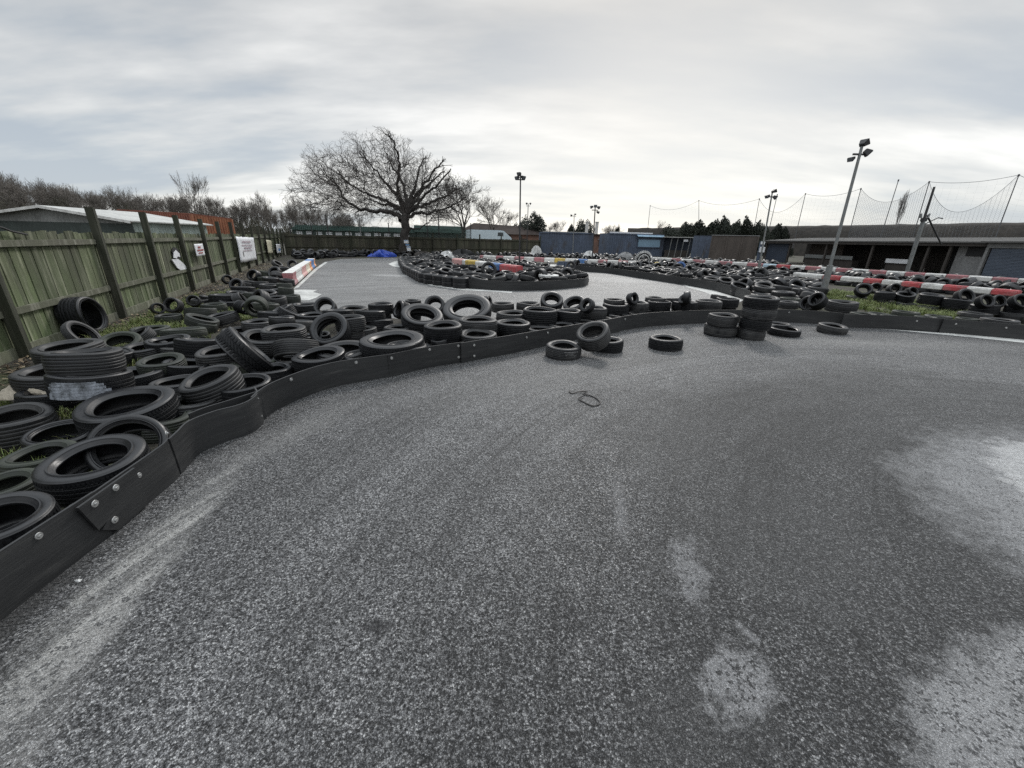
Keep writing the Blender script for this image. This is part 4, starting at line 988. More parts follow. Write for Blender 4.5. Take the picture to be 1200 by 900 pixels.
def patch(name, pts, mat, off=0.0, th=.02):
    mb = MB(); P_ = [on_local(x, y, o_) + fn * off for x, y in pts]; n = len(P_); Q_ = [p + fn * th for p in P_]
    mb.add(P_ + Q_, [tuple(range(n - 1, -1, -1)), tuple(range(n, 2 * n))] + [(i, (i + 1) % n, n + (i + 1) % n, n + i) for i in range(n)])
    return mb.build(name, mat, scrap)
patch('black_piece', [(199, 294), (202, 289.5), (205.5, 291), (207.3, 296), (207, 302), (203, 304), (199, 300)], M['black'])
patch('white_piece', [(200, 296), (203, 293), (206, 297), (206, 301), (203, 300.5), (201.5, 303), (198, 302)], M['sign_white'], .021, .01)
patch('broken_white_piece', [(195.5, 304), (203, 303.5), (207.5, 308), (212.5, 315.5), (205, 318.5), (199.5, 314)], M['sign_white'], .0, .03)
for nm, lab, x0, x1, y0, y1, m_ in (('sign_board', 'tall stained cream board on the fence beyond the white banner', 308, 314, 281, 297, 'sign_cream'), ('banner', 'small blue and white banner low on the fence towards its far corner', 319, 327, 286, 297, 'sign_white'),
        ('sign_board', 'cream notice board near the far corner of the timber fence', 333.5, 337, 279, 294, 'sign_cream'), ('sign_board', 'little pale notice at the very corner of the timber fence', 343, 346.5, 283, 289, 'sign_white')):
    s_o, a_, b_ = fence_sheet(nm, lab, nm.split('_')[0], x0, x1, y0, y1, .17, M[m_], tilt=.08, ragged=.01, curl=.015, seed=int(x0))
    if nm == 'banner':
        mb = MB(); mb.box(FT * (a_ * .6) + Vector((0, 0, b_ * .35)) + fn * .04, (a_ * .5, .004, b_ * .25), rz=math.atan2(FT.y, FT.x)); mb.build('blue_panel', M['sign_blue'], s_o)
# loose cable slung over the fence at the near end
cab = MB(); pts = [on_fence(-60, 1.3) + Vector((0, 0, 1.70)) + fn * .05, on_fence(2, 1.3) + Vector((0, 0, 1.76)) + fn * .05, on_fence(20, 1.3) + Vector((0, 0, 1.70)) + fn * .06, on_fence(37, 1.3) + Vector((0, 0, 1.655)) + fn * .05]
cab.tube(catmull(pts, 8), .016, 6); tag(cab.build('black_cable', M['black'], smooth=True), 'black cable slung along the top of the timber fence', 'cable')

# ------------------------------------------------------------------ painted barriers
def beam(label, a, b, cols, h, z0, depth, labels=None, zb=None, group=None, name='striped_barrier'):
    a, b = Vector(a), Vector(b); org = gz(a); root = thing(name, label, 'track barrier', org, group=group)
    d = b - a; t = Vector((d.x, d.y, 0)).normalized(); n = len(cols); nr = Vector((-t.y, t.x, 0))
    tot = sum(c[1] for c in cols); s = 0.0
    for i, (c, l) in enumerate(cols):
        p = a + d * (s / tot) - org; q = a + d * ((s + l) / tot) - org; s += l
        gap = (q - p).normalized() * .008
        mb = MB(); prof = [(-depth / 2, 0), (depth / 2, 0), (depth / 2, h * .8), (depth * .40, h), (-depth * .40, h), (-depth / 2, h * .8)]
        A_, B_ = [], []
        for y, z in prof:
            A_.append(p + gap + nr * y + Vector((0, 0, z - h))); B_.append(q - gap + nr * y + Vector((0, 0, z - h)))
        k = len(prof)
        mb.add(A_ + B_, [tuple(range(k - 1, -1, -1)), tuple(range(k, 2 * k))] + [(j, (j + 1) % k, k + (j + 1) % k, k + j) for j in range(k)])
        o = mb.build(c.replace('_paint', '') + '_section', M[c], root, bev=.02)
    return root
W_, Rd, Fr = 'white_paint', 'red_paint', 'faded_red'
beam('bright red and white striped barrier beam on the right bank, nearest of the striped beams', g(932, 319, .62), g(1197, 340.5, .62), [(W_, 2.1), (Rd, 1.15), (W_, 1.35), (Rd, 1.0), (W_, 1.0), (Rd, .95), (W_, .95), (Rd, .95), (W_, .95), (Rd, .95)], .19, .4, .30)
beam('long faded red and white striped barrier beam in front of the open shed', g(765, 301.3, .66), g(1260, 330, .66), [(W_, 1.5), (W_, 1.3), (Fr, 1.2)] + [(W_, 1.5), (Fr, 1.5)] * 3 + [('pale_blue_paint', 1.2), (Rd, 1.2), (W_, 1.2), (Fr, 1.2)] + [(W_, 1.1), (Fr, 1.1)] * 6, .22, .4, .30)
beam('red and white striped barrier with a yellow and a blue section, behind the island', g(563, 299, .60), g(748, 306, .60), [(Fr, .35), (W_, 1.3), (Fr, .7), (W_, 1.1), (Fr, .9), (W_, .95), (Fr, .95), (W_, .95), ('yellow_paint', .95), (W_, 1.0), ('blue_paint', .95), (W_, .9), (Fr, .8), (W_, .9), (Fr, .8), (W_, .8)], .30, .3, .35)
beam('pink, yellow, white, blue and red barrier lying across the tyre island', g(533, 302.5, .66), g(609, 311.5, .66), [('pink_paint', 1.4), (W_, .4), ('yellow_paint', 1.2), (W_, 1.5), ('blue_paint', 1.1), (Rd, 1.5)], .32, .3, .4)
bl0, bl1 = g(339, 335.5), g(366.5, 312.5)
for i, (c, lab) in enumerate((('faded_red', 'nearest block of the painted wall beside the left track edge, red end'), ('white_paint', 'white block second in the painted wall beside the track'), ('pink_paint', 'pinkish block third in the painted wall beside the track'), ('cream_paint', 'cream block fourth in the painted wall beside the track'), ('orange_paint', 'orange block fifth in the painted wall beside the track'), ('blue_paint', 'blue block sixth in the painted wall beside the track'), ('orange_paint', 'orange block at the far end of the painted wall beside the track'))):
    u0, u1 = [(0, .10), (.10, .30), (.30, .48), (.48, .66), (.66, .76), (.76, .93), (.93, 1.0)][i]
    p, q = gz(bl0.lerp(bl1, u0)), gz(bl0.lerp(bl1, u1)); t = (q - p).normalized()
    root = thing('barrier_block', lab, 'barrier block', p, math.atan2(t.y, t.x), 'blocks of the painted wall beside the left track edge')
    l = (q - p).length - .02; mb = MB()
    prof = [(-.20, .03), (.20, .03), (.20, .12), (.155, .17), (.155, .35), (.175, .385), (.175, .45), (-.175, .45), (-.175, .385), (-.155, .35), (-.155, .17), (-.20, .12)]
    k = len(prof); mb.add([(0, y, z) for y, z in prof] + [(l, y, z) for y, z in prof], [tuple(range(k)), tuple(range(2 * k - 1, k - 1, -1))] + [(j, k + j, k + (j + 1) % k, (j + 1) % k) for j in range(k)])
    mb.build('body', [M[c]], root, bev=.012)
    mb = MB(); mb.box((l / 2, 0, .457), (l * .96, .34, .014)); mb.build('top_cap', M['white_paint' if c != 'blue_paint' else 'blue_paint'], root, bev=.004)
    for x in (l * .25, l * .75):
        mb = MB(); mb.box((x, 0, .02), (min(.25, l * .3), .34, .04)); mb.build('foot', M['black'], root)
# grey-blue end blocks beside the far field
for px, lab in ((656.5, 'grey plastic block, left of the pair at the end of the tyre field'), (663, 'grey plastic block, right of the pair at the end of the tyre field')):
    p = g(px, 316.5); root = thing('barrier_block', lab, 'barrier block', gz(p), .3, 'grey blocks at the end of the tyre field')
    mb = MB(); mb.box((0, 0, .27), (.42, .40, .50)); mb.build('body', M['blue_cont'], root, bev=.05); mb = MB(); mb.box((0, 0, .53), (.30, .28, .05)); mb.build('top_cap', M['grey_wall'], root, bev=.01)

# ------------------------------------------------------------------ painted tyres and rubbish
TP = 'painted tyres set up in the far field'
def painted(px, py, z, R, W, t, a, mat, label):
    n = normal(t, a); p = g(px, py, z)
    me = casing('tyre', R, W, R * .6, 40, M[mat], 0, 1, True); o = link('painted_tyre', me); o.matrix_world = Matrix.Translation(p) @ rot_for(n, 0); tag(o, label, 'tyre', TP); return o
painted(728, 308.5, .28, .30, .2, 65, -95, 'orange_tyre', 'faded orange tyre among the black ones left of the toothed white arch')
painted(770, 312, .26, .28, .2, 62, -95, 'yellow_tyre', 'dull yellow tyre right of the toothed white arch')
painted(797, 313, .32, .34, .2, 76, -90, 'blue_tyre', 'blue tyre standing upright in the far field')
painted(644, 322.5, .34, .02 + .30, .2, 72, -95, 'rubber', 'black tyre standing upright at the right end of the island')
for px, py, z, R, W, t, a, lab in ((664, 323, .34, .32, .22, 70, -80, 'black tyre standing upright nearest the tip of the island'), (573, 316, .5, .33, .2, 76, -80, 'black tyre standing upright before the white part of the island barrier'), (669, 312, .3, .3, .2, 72, -95, 'black tyre standing upright beside the grey blocks')):
    n = normal(t, a); set_tyre(g(px, py, z), n, R, W, 'rib', 2, lab, 'upright black tyres on and near the island')
# white sheet tyre on the island
o = set_tyre(g(643, 323.5, .36), Vector((0, 0, 1)), .42, .12, 'worn', 2, 'x', ''); o.data = casing('tyre', .31, .2, .15, 32, M['white_tyre'], 0, 5, True); o.name = 'painted_tyre'; tag(o, 'white-topped tyre lying flat at the right end of the island', 'tyre', TP)
# toothed white tractor tyre arch
p = g(753.5, 305.5, .45); tr = thing('tractor_tyre', 'big tractor tyre with white-painted teeth standing in the far field', 'tractor tyre', gz(p), R_(8)); tr.scale = (.72, .72, .72)
mb = MB(); mb.tube([Vector((.72 * math.cos(k / 40 * 6.2832), 0, .62 + .72 * math.sin(k / 40 * 6.2832))) for k in range(41)], [.17] * 41, 10, cap=False); mb.build('casing', M['rubber'], tr, smooth=True)
for k in range(22):
    a = R_(-20 + 220 * k / 21); mb = MB(); c = Vector((.95 * math.cos(a), 0, .62 + .95 * math.sin(a))); d = Vector((math.cos(a), 0, math.sin(a)))
    mb.bar(c - d * .14 + Vector((0, -.12, 0)), c + d * .10 + Vector((0, -.06, 0)), .09, .09, up=(0, 1, 0)); mb.build('tread_lug', M['white_tyre'], tr)
mb = MB(); mb.tube([Vector((.60 * math.cos(k / 40 * 6.2832), -.16, .62 + .60 * math.sin(k / 40 * 6.2832))) for k in range(41)], [.055] * 41, 8, cap=False); mb.build('painted_rim', M['white_tyre'], tr, smooth=True)

def lump(name, label, cat, c, size, mat, seed, group=None, sharp=.35, fold=9):
    """a crumpled sheet or bag: a displaced dome with folds"""
    r = random.Random(seed); vs = []; fs = []; nu, nv = 40, 14
    ph = [(r.uniform(2, fold), r.uniform(0, 6), r.uniform(.3, 1)) for _ in range(6)]
    for j in range(nv + 1):
        e = j / nv * math.pi / 2
        for i in range(nu):
            a = 2 * math.pi * i / nu
            k = 1 + sharp * sum(w * math.sin(f * a + p + e * 3 * w) for f, p, w in ph) / 4 + r.uniform(-.05, .05)
            vs.append((size[0] / 2 * k * math.cos(a) * math.cos(e), size[1] / 2 * k * math.sin(a) * math.cos(e), size[2] * math.sin(e) * (1 + .5 * sharp * math.sin(3 * a + ph[0][1]))))
    for j in range(nv):
        for i in range(nu): fs.append((j * nu + i, j * nu + (i + 1) % nu, (j + 1) * nu + (i + 1) % nu, (j + 1) * nu + i))
    mb = MB(); mb.add(vs, fs); o = mb.build(name, mat, smooth=True, sharp=32); o.location = c; return tag(o, label, cat, group)
lump('tarpaulin', 'crumpled bright blue tarpaulin heaped at the foot of the far fence', 'tarpaulin', gz(g(447, 301)) , (1.9, 1.1, .46), M['tarp'], 4, sharp=.8, fold=14)
lump('rubbish_bag', 'white plastic bag lying on the tyre island', 'rubbish bag', g(525, 303, .3), (1.0, .8, .42), M['bag'], 5, sharp=.7)
lump('rubbish_bag', 'white plastic bag between the two blue containers', 'rubbish bag', g(691, 303, .2), (1.3, .9, .55), M['bag'], 6, sharp=.7)
lump('rubbish_bag', 'grey plastic bag in front of the right blue container', 'rubbish bag', g(732, 304, .2), (1.6, .9, .6), M['grey_wall'], 7)
lump('crumpled_sheet', 'crumpled white sheet standing at the corner of the left blue container', 'sheet', gz(g(628, 301)), (1.3, .8, .80), M['bag'], 8, sharp=1.1)
lump('debris_heap', 'heap of dark rubbish with pale scraps by the far fence, right of the oak', 'rubbish', gz(g(541, 301.5)), (2.2, 1.2, .55), M['black'], 9, sharp=.9)
lump('debris_heap', 'heap of dark rubbish at the foot of the oak', 'rubbish', gz(g(498, 302)), (1.8, 1.1, .40), M['dark_wood'], 10, sharp=.9)
lump('paper_scrap', 'small white scrap of paper near the bumper on the tarmac', 'litter', g(92, 681), (.035, .02, .01), M['bag'], 11)
# paper strips on the wrapped tyre
wt = white_wrapped; mi = wt.matrix_world.inverted()
pm = MB(); nseg = 26; cen = wt.matrix_world.translation; view = math.atan2(-cen.y, -cen.x)
for v0, v1, a0, a1 in ((-.86, -.60, -1.15, .42), (-.585, -.33, -1.12, .34), (-.315, -.07, -1.1, .36), (-.055, .19, -1.14, .26), (.205, .44, -1.08, .22), (.455, .60, -1.0, .05)):
    vs = []; fs = []; keep = [rnd.random() > .0 for i in range(nseg)]; jit = rnd.uniform(-.02, .02)
    for i in range(nseg + 1):
        a = view + a0 + rnd.uniform(-.02, .02) + (a1 - a0) * i / nseg
        d = (mi.to_3x3() @ Vector((math.cos(a), math.sin(a), 0))); d.z = 0; d.normalize()
        for v in (v0 + rnd.uniform(-.01, .01), v1 + rnd.uniform(-.012, .01)): vs.append((d.x * .3135, d.y * .3135, v * .1))
    for i in range(nseg):
        if keep[i]: fs.append((2 * i, 2 * i + 2, 2 * i + 3, 2 * i + 1))
    pm.add(vs, fs)
pm2 = MB(); mi2 = scuffed.matrix_world.inverted(); cen2 = scuffed.matrix_world.translation; vw2 = math.atan2(-cen2.y, -cen2.x); s2 = scuffed.matrix_world.to_scale().x
for v0, v1, a0, a1 in ((.55, .70, .05, .85), (.30, .42, .10, .62), (.05, .15, .12, .80), (-.2, -.12, .3, .7)):
    vs = []; fs = []
    for i in range(13):
        a = vw2 + a0 + (a1 - a0) * i / 12; d = mi2.to_3x3() @ Vector((math.cos(a), math.sin(a), 0)); d.z = 0; d.normalize()
        for v in (v0, v1): vs.append((d.x * .3135, d.y * .3135, v * .1))
    for i in range(12): fs.append((2 * i, 2 * i + 2, 2 * i + 3, 2 * i + 1))
    pm2.add(vs, fs)
pm2.build('white_scuff', plain('chalky_scuff', (0.22, 0.22, 0.22), .8, .35, 20, dirt=(.02, .02, .02), dirt_amt=.8), scuffed)
pp = pm.build('paper_wrapping', plain('torn_paper', (0.25, 0.27, 0.305), .7, .4, 9, dirt=(.06, .065, .07), dirt_amt=.75), wt); tag(pp, 'torn white paper stuck on the tread')
lump('cardboard_scrap', 'flattened buff card scrap poking out under the white-wrapped tyre', 'litter', g(40, 462, .12), (.46, .30, .12), plain('wet_card', (.34, .30, .24), .9, .25, 8), 13, sharp=.5)
# wire loop on the tarmac
wm = MB(); pts = [g(*p, z) for p, z in (((667, 457.5), .02), ((670, 461), .012), ((678, 459), .02), ((688, 458.5), .03), ((683, 462), .02), ((692, 463.5), .012), ((701, 468.5), .012), ((703, 473), .012), ((695, 475.5), .014), ((684, 471), .012), ((678, 467), .02), ((683, 464.5), .025))]
wm.tube(catmull(pts, 6), .0075, 6); tag(wm.build('bent_wire', M['wire'], smooth=True), 'bent loop of dark wire lying on the tarmac', 'wire')
# ------------------------------------------------------------------ lamp poles
def flood(root, c, aim, s=.30, tilt=35):
    Mx = Matrix.Translation(c) @ Matrix.Rotation(aim, 4, 'Z') @ Matrix.Rotation(R_(tilt), 4, 'Y')
    mb = MB(); mb.add([Mx @ Vector(v) for v in ((.10, -s / 2, -s * .38), (.10, s / 2, -s * .38), (.10, s / 2, s * .38), (.10, -s / 2, s * .38), (-.08, -s * .28, -s * .2), (-.08, s * .28, -s * .2), (-.08, s * .28, s * .2), (-.08, -s * .28, s * .2))],
           [(0, 1, 2, 3), (7, 6, 5, 4), (0, 4, 5, 1), (1, 5, 6, 2), (2, 6, 7, 3), (3, 7, 4, 0)])
    h = mb.build('floodlight', M['dark_steel'], root, bev=.012)
    mb = MB(); mb.box(None, (.012, s * .86, s * .64), M=Mx @ Matrix.Translation((.108, 0, 0))); mb.build('lamp_glass', M['lamp_glass'], h)
def lamp(label, px, py, top_py, lean_px, heads, r=.05, sleeve=None, mat='galv', group='floodlight poles round the tracks', band=None):
    b = gz(g(px, py)); H = height(b, top_py)
    # lean: choose the top so that it stands over the surveyed column
    tx = b.copy()
    for _ in range(30):
        X = proj((tx.x, tx.y, H))[0]; tx.x += (lean_px - X) * depth_of((tx.x, tx.y, H)) / F_PX * .8
    root = thing('lamp_pole', label, 'lamp pole', b, group=group)
    top = Vector((tx.x - b.x, tx.y - b.y, H))
    mb = MB(); mb.tube([Vector((0, 0, -.1)), top * .45, top], [r, r * .92, r * .75], 10); mb.build('pole', M[mat], root, smooth=True)
    if sleeve: mb = MB(); mb.tube([Vector((0, 0, -.05)), top * sleeve], [r * 1.9, r * 1.8], 12); mb.build('base_sleeve', M['galv'], root, smooth=True)
    if band: mb = MB(); mb.tube([top * band, top * (band + .03)], [r * 1.3, r * 1.3], 10); mb.build('clamp', M['dark_steel'], root)
    mb = MB(); mb.bar(top * .955 + Vector((-.22, 0, 0)), top * .955 + Vector((.22, 0, 0)), .05, .05); mb.build('cross_bracket', M['dark_steel'], root)
    for (dx, dz, aim, s, tilt) in heads: flood(root, top * 1.0 + Vector((dx, 0, dz)), R_(aim), s, tilt)
    return root
lamp('big grey lamp pole leaning right with three floodlights, rising from the bank grass', 962.5, 350, 172, 1010, [(.02, .08, 20, .27, -40), (.20, -.14, -25, .27, 38), (-.20, -.34, 200, .18, 25)], .055, .24)
lamp('lamp pole leaning right in the middle of the tyre field, pale base', 887, 327, 226, 905, [(.05, .06, 10, .25, -25), (.17, -.2, -20, .25, 30), (-.18, -.16, 190, .22, 30)], .045, .20)
lamp('straight lamp pole rising from the tyre island', 608.5, 321, 205, 610, [(-.05, .05, 160, .24, 20), (.12, -.1, -40, .24, 25), (-.14, -.12, 215, .24, 25)], .045, band=.38, mat='dark_steel')
lamp('thin lamp pole with two lamps behind the far fence, left of the evergreen', 617, 300, 238.5, 619, [(-.15, 0, 180, .3, 25), (.22, 0, 0, .3, 25)], .05, mat='dark_steel')
lamp('lamp pole with four lamps in front of the brick hut', 693.5, 313, 243, 697.5, [(-.22, .02, 180, .26, 20), (.22, .0, 0, .26, 20), (.0, .08, -90, .24, 10), (.2, -.3, -30, .22, 25)], .05, mat='dark_steel')
lamp('thin pole with a flat crossbar lamp in front of the left blue container', 671, 301, 251, 673, [(-.30, -.15, 180, .34, 15), (.1, .0, 0, .2, 20)], .045)
# braced pole by the roller shutter
b = gz(g(1060, 327)); H = height(b, 219); tp = b.copy()
for _ in range(30): tp.x += (1095 - proj((tp.x, tp.y, H))[0]) * depth_of((tp.x, tp.y, H)) / F_PX * .8
up_ = thing('braced_pole', 'thick grey pole with a bracket and diagonal brace, leaning before the open shed', 'pole', b); top = tp - b + Vector((0, 0, H))
mb = MB(); mb.bar(Vector((0, 0, -.1)), top * .66, .19, .13); mb.build('lower_post', M['galv'], up_, bev=.01)
mb = MB(); mb.tube([top * .6, top], [.07, .055], 8); mb.build('pole', M['dark_steel'], up_, smooth=True)
mb = MB(); mb.box(top * .66, (.26, .22, .20)); mb.build('clamp', M['dark_steel'], up_, bev=.02)
e = top * .66 + Vector((1.9, .3, -1.35)); mb = MB(); mb.tube([top * .66 + Vector((.1, 0, .25)), e], [.05, .04], 6); mb.build('brace', M['dark_steel'], up_)
mb = MB(); mb.tube([top * .60, top * .60 + Vector((.9, .1, .45)), top * .66 + Vector((1.25, .15, .1))], [.035, .03, .03], 6); mb.build('bracket_arm', M['dark_steel'], up_)
for dx in (-.22, .18):
    mb = MB(); mb.tube([top * .66 + Vector((dx, 0, .1)), top * .66 + Vector((dx * 1.3, 0, .34))], [.07, .05], 8); mb.build('insulator', M['galv'], up_)

# ------------------------------------------------------------------ ball-stop nets behind the shed
NPOLES = [(759, 269, 762, 241, 112), (819, 262, 819, 235, 104), (885, 261, 890, 233, 92), (902, 266, 911, 228, 86), (935, 265, 944, 227, 80), (998, 263, 1009, 221, 72), (1037, 262, 1053, 211, 68), (1074.5, 262, 1089, 213, 62), (1173, 261, 1194, 205, 55), (1265, 260, 1297, 198, 50)]
heads = []
for i, (bx, by, tx, ty, dp) in enumerate(NPOLES):
    t_ = at(tx, ty, dp); b_ = at(bx, by, dp); base = Vector((b_.x, b_.y, 0)); dirv = (t_ - b_)
    base = b_ - dirv * (b_.z / max(.1, dirv.z))
    o = thing('net_post', ['farthest slim net post, at the conifers', 'slim net post second from the left', 'slim net post at the right end of the conifers', 'slim net post just behind the leaning lamp in the field', 'slim net post third to the left of the big lamp pole', 'slim net post next on the right of the big lamp pole', 'slim net post left of the bare poplar', 'slim net post beside the braced pole', 'slim net post at the right edge of the picture', 'slim net post beyond the picture edge'][i], 'net post', base, group='net posts along the bank behind the shed')
    mb = MB(); mb.tube([Vector((0, 0, -.2)), t_ - base], [.075, .055], 7); mb.build('post', M['dark_steel'], o, smooth=True)
    mb = MB(); mb.tube([(t_ - base) * .985, (t_ - base) * 1.005], [.11, .11], 7); mb.build('cap', M['dark_steel'], o)
    heads.append((base, t_))
def net(label, a, b, sag0, low, spacing, thr, rope=.03):
    (b0, t0), (b1, t1) = a, b
    root = thing('ball_net', label, 'net', b0)
    def top(u): return t0.lerp(t1, u) - Vector((0, 0, sag0 * 4 * u * (1 - u)))
    def bot(u): return b0.lerp(b1, u) + (t0.lerp(t1, u) - b0.lerp(b1, u)) * low
    mb = MB(); mb.tube([top(k / 20) - b0 for k in range(21)], rope, 5); mb.build('head_rope', M['rope'], root)
    mb = MB(); L0 = (t1 - t0).length; n = max(6, int(L0 / spacing)); hh = (t0 - b0).length * (1 - low); mrows = max(5, int(hh / spacing))
    for k in range(n + 1):
        u = k / n; mb.tube([top(u) - b0, bot(u) - b0], thr, 3, cap=False)
    for j in range(1, mrows):
        v = j / mrows; mb.tube([top(k / 14).lerp(bot(k / 14), v) - b0 for k in range(15)], thr, 3, cap=False)
    mb.build('netting', M['rope'], root)
net('sagging net from the farthest post across the conifers', heads[0], heads[1], 1.6, .75, .8, .003)
net('slack rope net over the right part of the conifers', heads[1], heads[2], 1.2, .7, .8, .003)
net('net drooping deeply behind the leaning lamp in the field', heads[2], heads[4], 3.2, .3, .6, .005)
net('nearly straight net ahead of the big lamp pole', heads[4], heads[5], .8, .3, .7, .003)
net('torn grey net hanging between the big lamp pole and the bare poplar', heads[5], heads[7], 2.6, .15, .32, .012)
net('net drooping to the roof right of the braced pole', heads[7], heads[8], 4.6, .1, .4, .010)
net('taut upper net running out of the picture', heads[7], heads[8], .5, .62, .9, .003)
net('net beyond the last post at the picture edge', heads[8], heads[9], 1.2, .3, .8, .003)

# green mesh fence behind the far fence and its tall posts
gl = []
for px, tpy in ((345, 262), (369, 262), (388, 252), (425, 251), (458, 262), (502, 241), (515, 238), (552, 262)):
    u = 0
    best = min((abs(proj(tuple((FB.lerp(FE, k / 300) + Vector((-.5, 1.0, 0))).to_tuple()))[0] - px), k) for k in range(301))[1] / 300
    b = FB.lerp(FE, best) + Vector((-.5, 1.0, 0)); H = height(b, tpy); gl.append((px, b, H))
    o = thing('fence_post', {345: 'short net post at the fence corner', 369: 'net post left of the tall ones behind the far fence', 388: 'tall net post well left of the oak', 425: 'tall pale net post left of the oak', 458: 'short net post close behind the oak trunk', 502: 'very tall thin post right of the oak', 515: 'second very tall thin post, right of the first, by the oak', 552: 'short net post in front of the van'}[px], 'post', b, group='posts of the green net behind the far fence')
    mb = MB(); mb.tube([Vector((0, 0, 0)), Vector((.03, 0, H))], [.06, .045], 7); mb.build('post', M['dark_steel' if px != 425 else 'galv'], o, smooth=True)
    mb = MB(); mb.tube([Vector((.03, 0, H)), Vector((.03, 0, H + .05))], [.07, .05], 7); mb.build('cap', M['dark_steel'], o)
gn = thing('green_net_fence', 'dark green debris netting stretched above the far timber fence', 'net fence', FB + Vector((-.5, 1.0, 0)))
for i in range(len(gl) - 1):
    a, b = gl[i][1] - gn.location, gl[i + 1][1] - gn.location; mb = MB(); L0 = (b - a).length
    n = int(L0 / .16); zt = lambda u: 2.62 + .08 * math.sin(u * 9 + i)
    for k in range(n + 1):
        u = k / n; mb.tube([a.lerp(b, u) + Vector((0, 0, 1.2)), a.lerp(b, u) + Vector((0, 0, zt(u)))], .021, 3, cap=False)
    for j in range(11): mb.tube([a.lerp(b, k / 8) + Vector((0, 0, 1.2 + (zt(k / 8) - 1.2) * j / 10)) for k in range(9)], .021, 3, cap=False)
    mb.build('netting', M['green_net'], gn)
# ------------------------------------------------------------------ buildings
def frame_of(a, b):
    """local frame with x from a to b along the ground, y away from the camera"""
    a, b = gz(a), gz(b); x = (b - a).normalized(); y = Vector((-x.y, x.x, 0))
    if y.dot(a) < 0: y = -y
    Mx = Matrix((x, y, Vector((0, 0, 1)))).transposed().to_4x4(); Mx.translation = a; return Mx, (b - a).length
def bld(name, label, cat, a, b, group=None):
    Mx, ln = frame_of(a, b); o = link(name, None); o.matrix_world = Mx; tag(o, label, cat, group); return o, ln
def part(root, name, mat, boxes, bev=0, lab=None):
    mb = MB()
    for c, s in boxes: mb.box(Vector(c), s)
    o = mb.build(name, M[mat], root, bev=bev)
    if lab: o['label'] = lab
    return o
# grey-green hut beyond the left fence
C_, D_ = at(155, 260, 26.3), at(241, 264, 32.5)
zC = C_.z
sd = gz(D_) - gz(C_); sl = sd.length; sd.normalize(); fd = Vector((-sd.y, sd.x, 0))     # gable runs left from the corner
if fd.x > 0: fd = -fd
hut = link('green_hut', None); HM = Matrix((fd, sd, Vector((0, 0, 1)))).transposed().to_4x4(); HM.translation = gz(C_); hut.matrix_world = HM
tag(hut, 'long grey-green hut with a shallow pale roof beyond the timber fence', 'hut')
gw_ = 2 * min((abs(proj((gz(C_) + fd * (k * .02) + Vector((0, 0, zC + .5))).to_tuple())[0] - 57), k * .02) for k in range(50, 800))[1]
apex = height(gz(C_) + fd * (gw_ / 2), 242.5); print('hut', zC, gw_, apex)
mb = MB(); mb.add([(0, 0, 0), (gw_, 0, 0), (gw_, 0, zC - .12), (0, 0, zC - .12)], [(0, 1, 2, 3)]); mb.build('gable_wall', M['hut_dark'], hut)
mb = MB(); mb.add([(0, -.01, zC - .12), (gw_, -.01, zC - .12), (gw_, -.01, zC - .05), (gw_ / 2, -.01, apex - .05), (0, -.01, zC - .05)], [(0, 1, 2, 3, 4)]); mb.build('gable_boarding', M['hut_grey'], hut)
mb = MB(); mb.box(Vector((.02, sl / 2, zC / 2)), (.1, sl, zC))
for k in range(int(sl / .55)): mb.box(Vector((-.045, .3 + k * .55, zC / 2)), (.03, .05, zC - .1))
mb.build('side_wall', M['hut_pale'], hut)
mb = MB()
for x0, x1 in ((-.35, gw_ / 2), (gw_ + .35, gw_ / 2)):
    mb.add([(x0, -.5, zC - .02), (x1, -.5, apex), (x1, sl + .4, apex), (x0, sl + .4, zC - .02), (x0, -.5, zC + .06), (x1, -.5, apex + .08), (x1, sl + .4, apex + .08), (x0, sl + .4, zC + .06)], [(0, 1, 2, 3), (7, 6, 5, 4), (0, 4, 5, 1), (3, 2, 6, 7), (0, 3, 7, 4), (1, 5, 6, 2)])
mb.build('roof', M['roof_pale'], hut)
for x0, x1, nm in ((-.35, gw_ / 2, 'fascia'), (gw_ + .35, gw_ / 2, 'fascia')):
    mb = MB(); mb.bar((x0, -.54, zC - .02), (x1, -.54, apex), .05, .17); mb.build(nm, M['white_paint'], hut)
for k in range(6): part(hut, 'cover_strip', 'hut_grey', [((1.3 + k * 2.6, -.04, (zC - .8) / 2), (.07, .05, zC - .8))])
# rusty sheet shed behind it: the brown long side runs left, the orange end faces the track
pa, pb, pc = at(137, 246.3, 54), at(224, 251.5, 47), at(271, 257.2, 52)
rs = thing('rusty_shed', 'rusty orange corrugated shed with a brown long side behind the green hut', 'shed', gz(pb))
def ribbed(name, a, b, za, zb, mat, n, side=1):
    a, b = gz(a) - gz(pb), gz(b) - gz(pb); d = (b - a); t = d.normalized(); nr = Vector((t.y, -t.x, 0)) * side; mb = MB()
    for k in range(n):
        u0, u1 = k / n, (k + .52) / n; u2 = (k + 1) / n
        for (v0, v1, off) in ((u0, u1, .05), (u1, u2, 0.0)):
            p, q = a + d * v0 + nr * off, a + d * v1 + nr * off; z0, z1 = za + (zb - za) * v0, za + (zb - za) * v1
            mb.add([p, q, q + Vector((0, 0, z1)), p + Vector((0, 0, z0)), p - nr * .25, q - nr * .25, q - nr * .25 + Vector((0, 0, z1)), p - nr * .25 + Vector((0, 0, z0))], [(0, 1, 2, 3), (5, 4, 7, 6), (0, 4, 5, 1), (1, 5, 6, 2), (2, 6, 7, 3), (3, 7, 4, 0)])
    return mb.build(name, M[mat], rs)
ribbed('end_wall', pb, pc, pb.z, pc.z, 'rust', 15); ribbed('long_wall', pa, pb, pa.z, pb.z, 'rust_roof', 34)
e_ = gz(pb) - gz(pb); far_ = (gz(pc) - gz(pb)) + (gz(pa) - gz(pb))
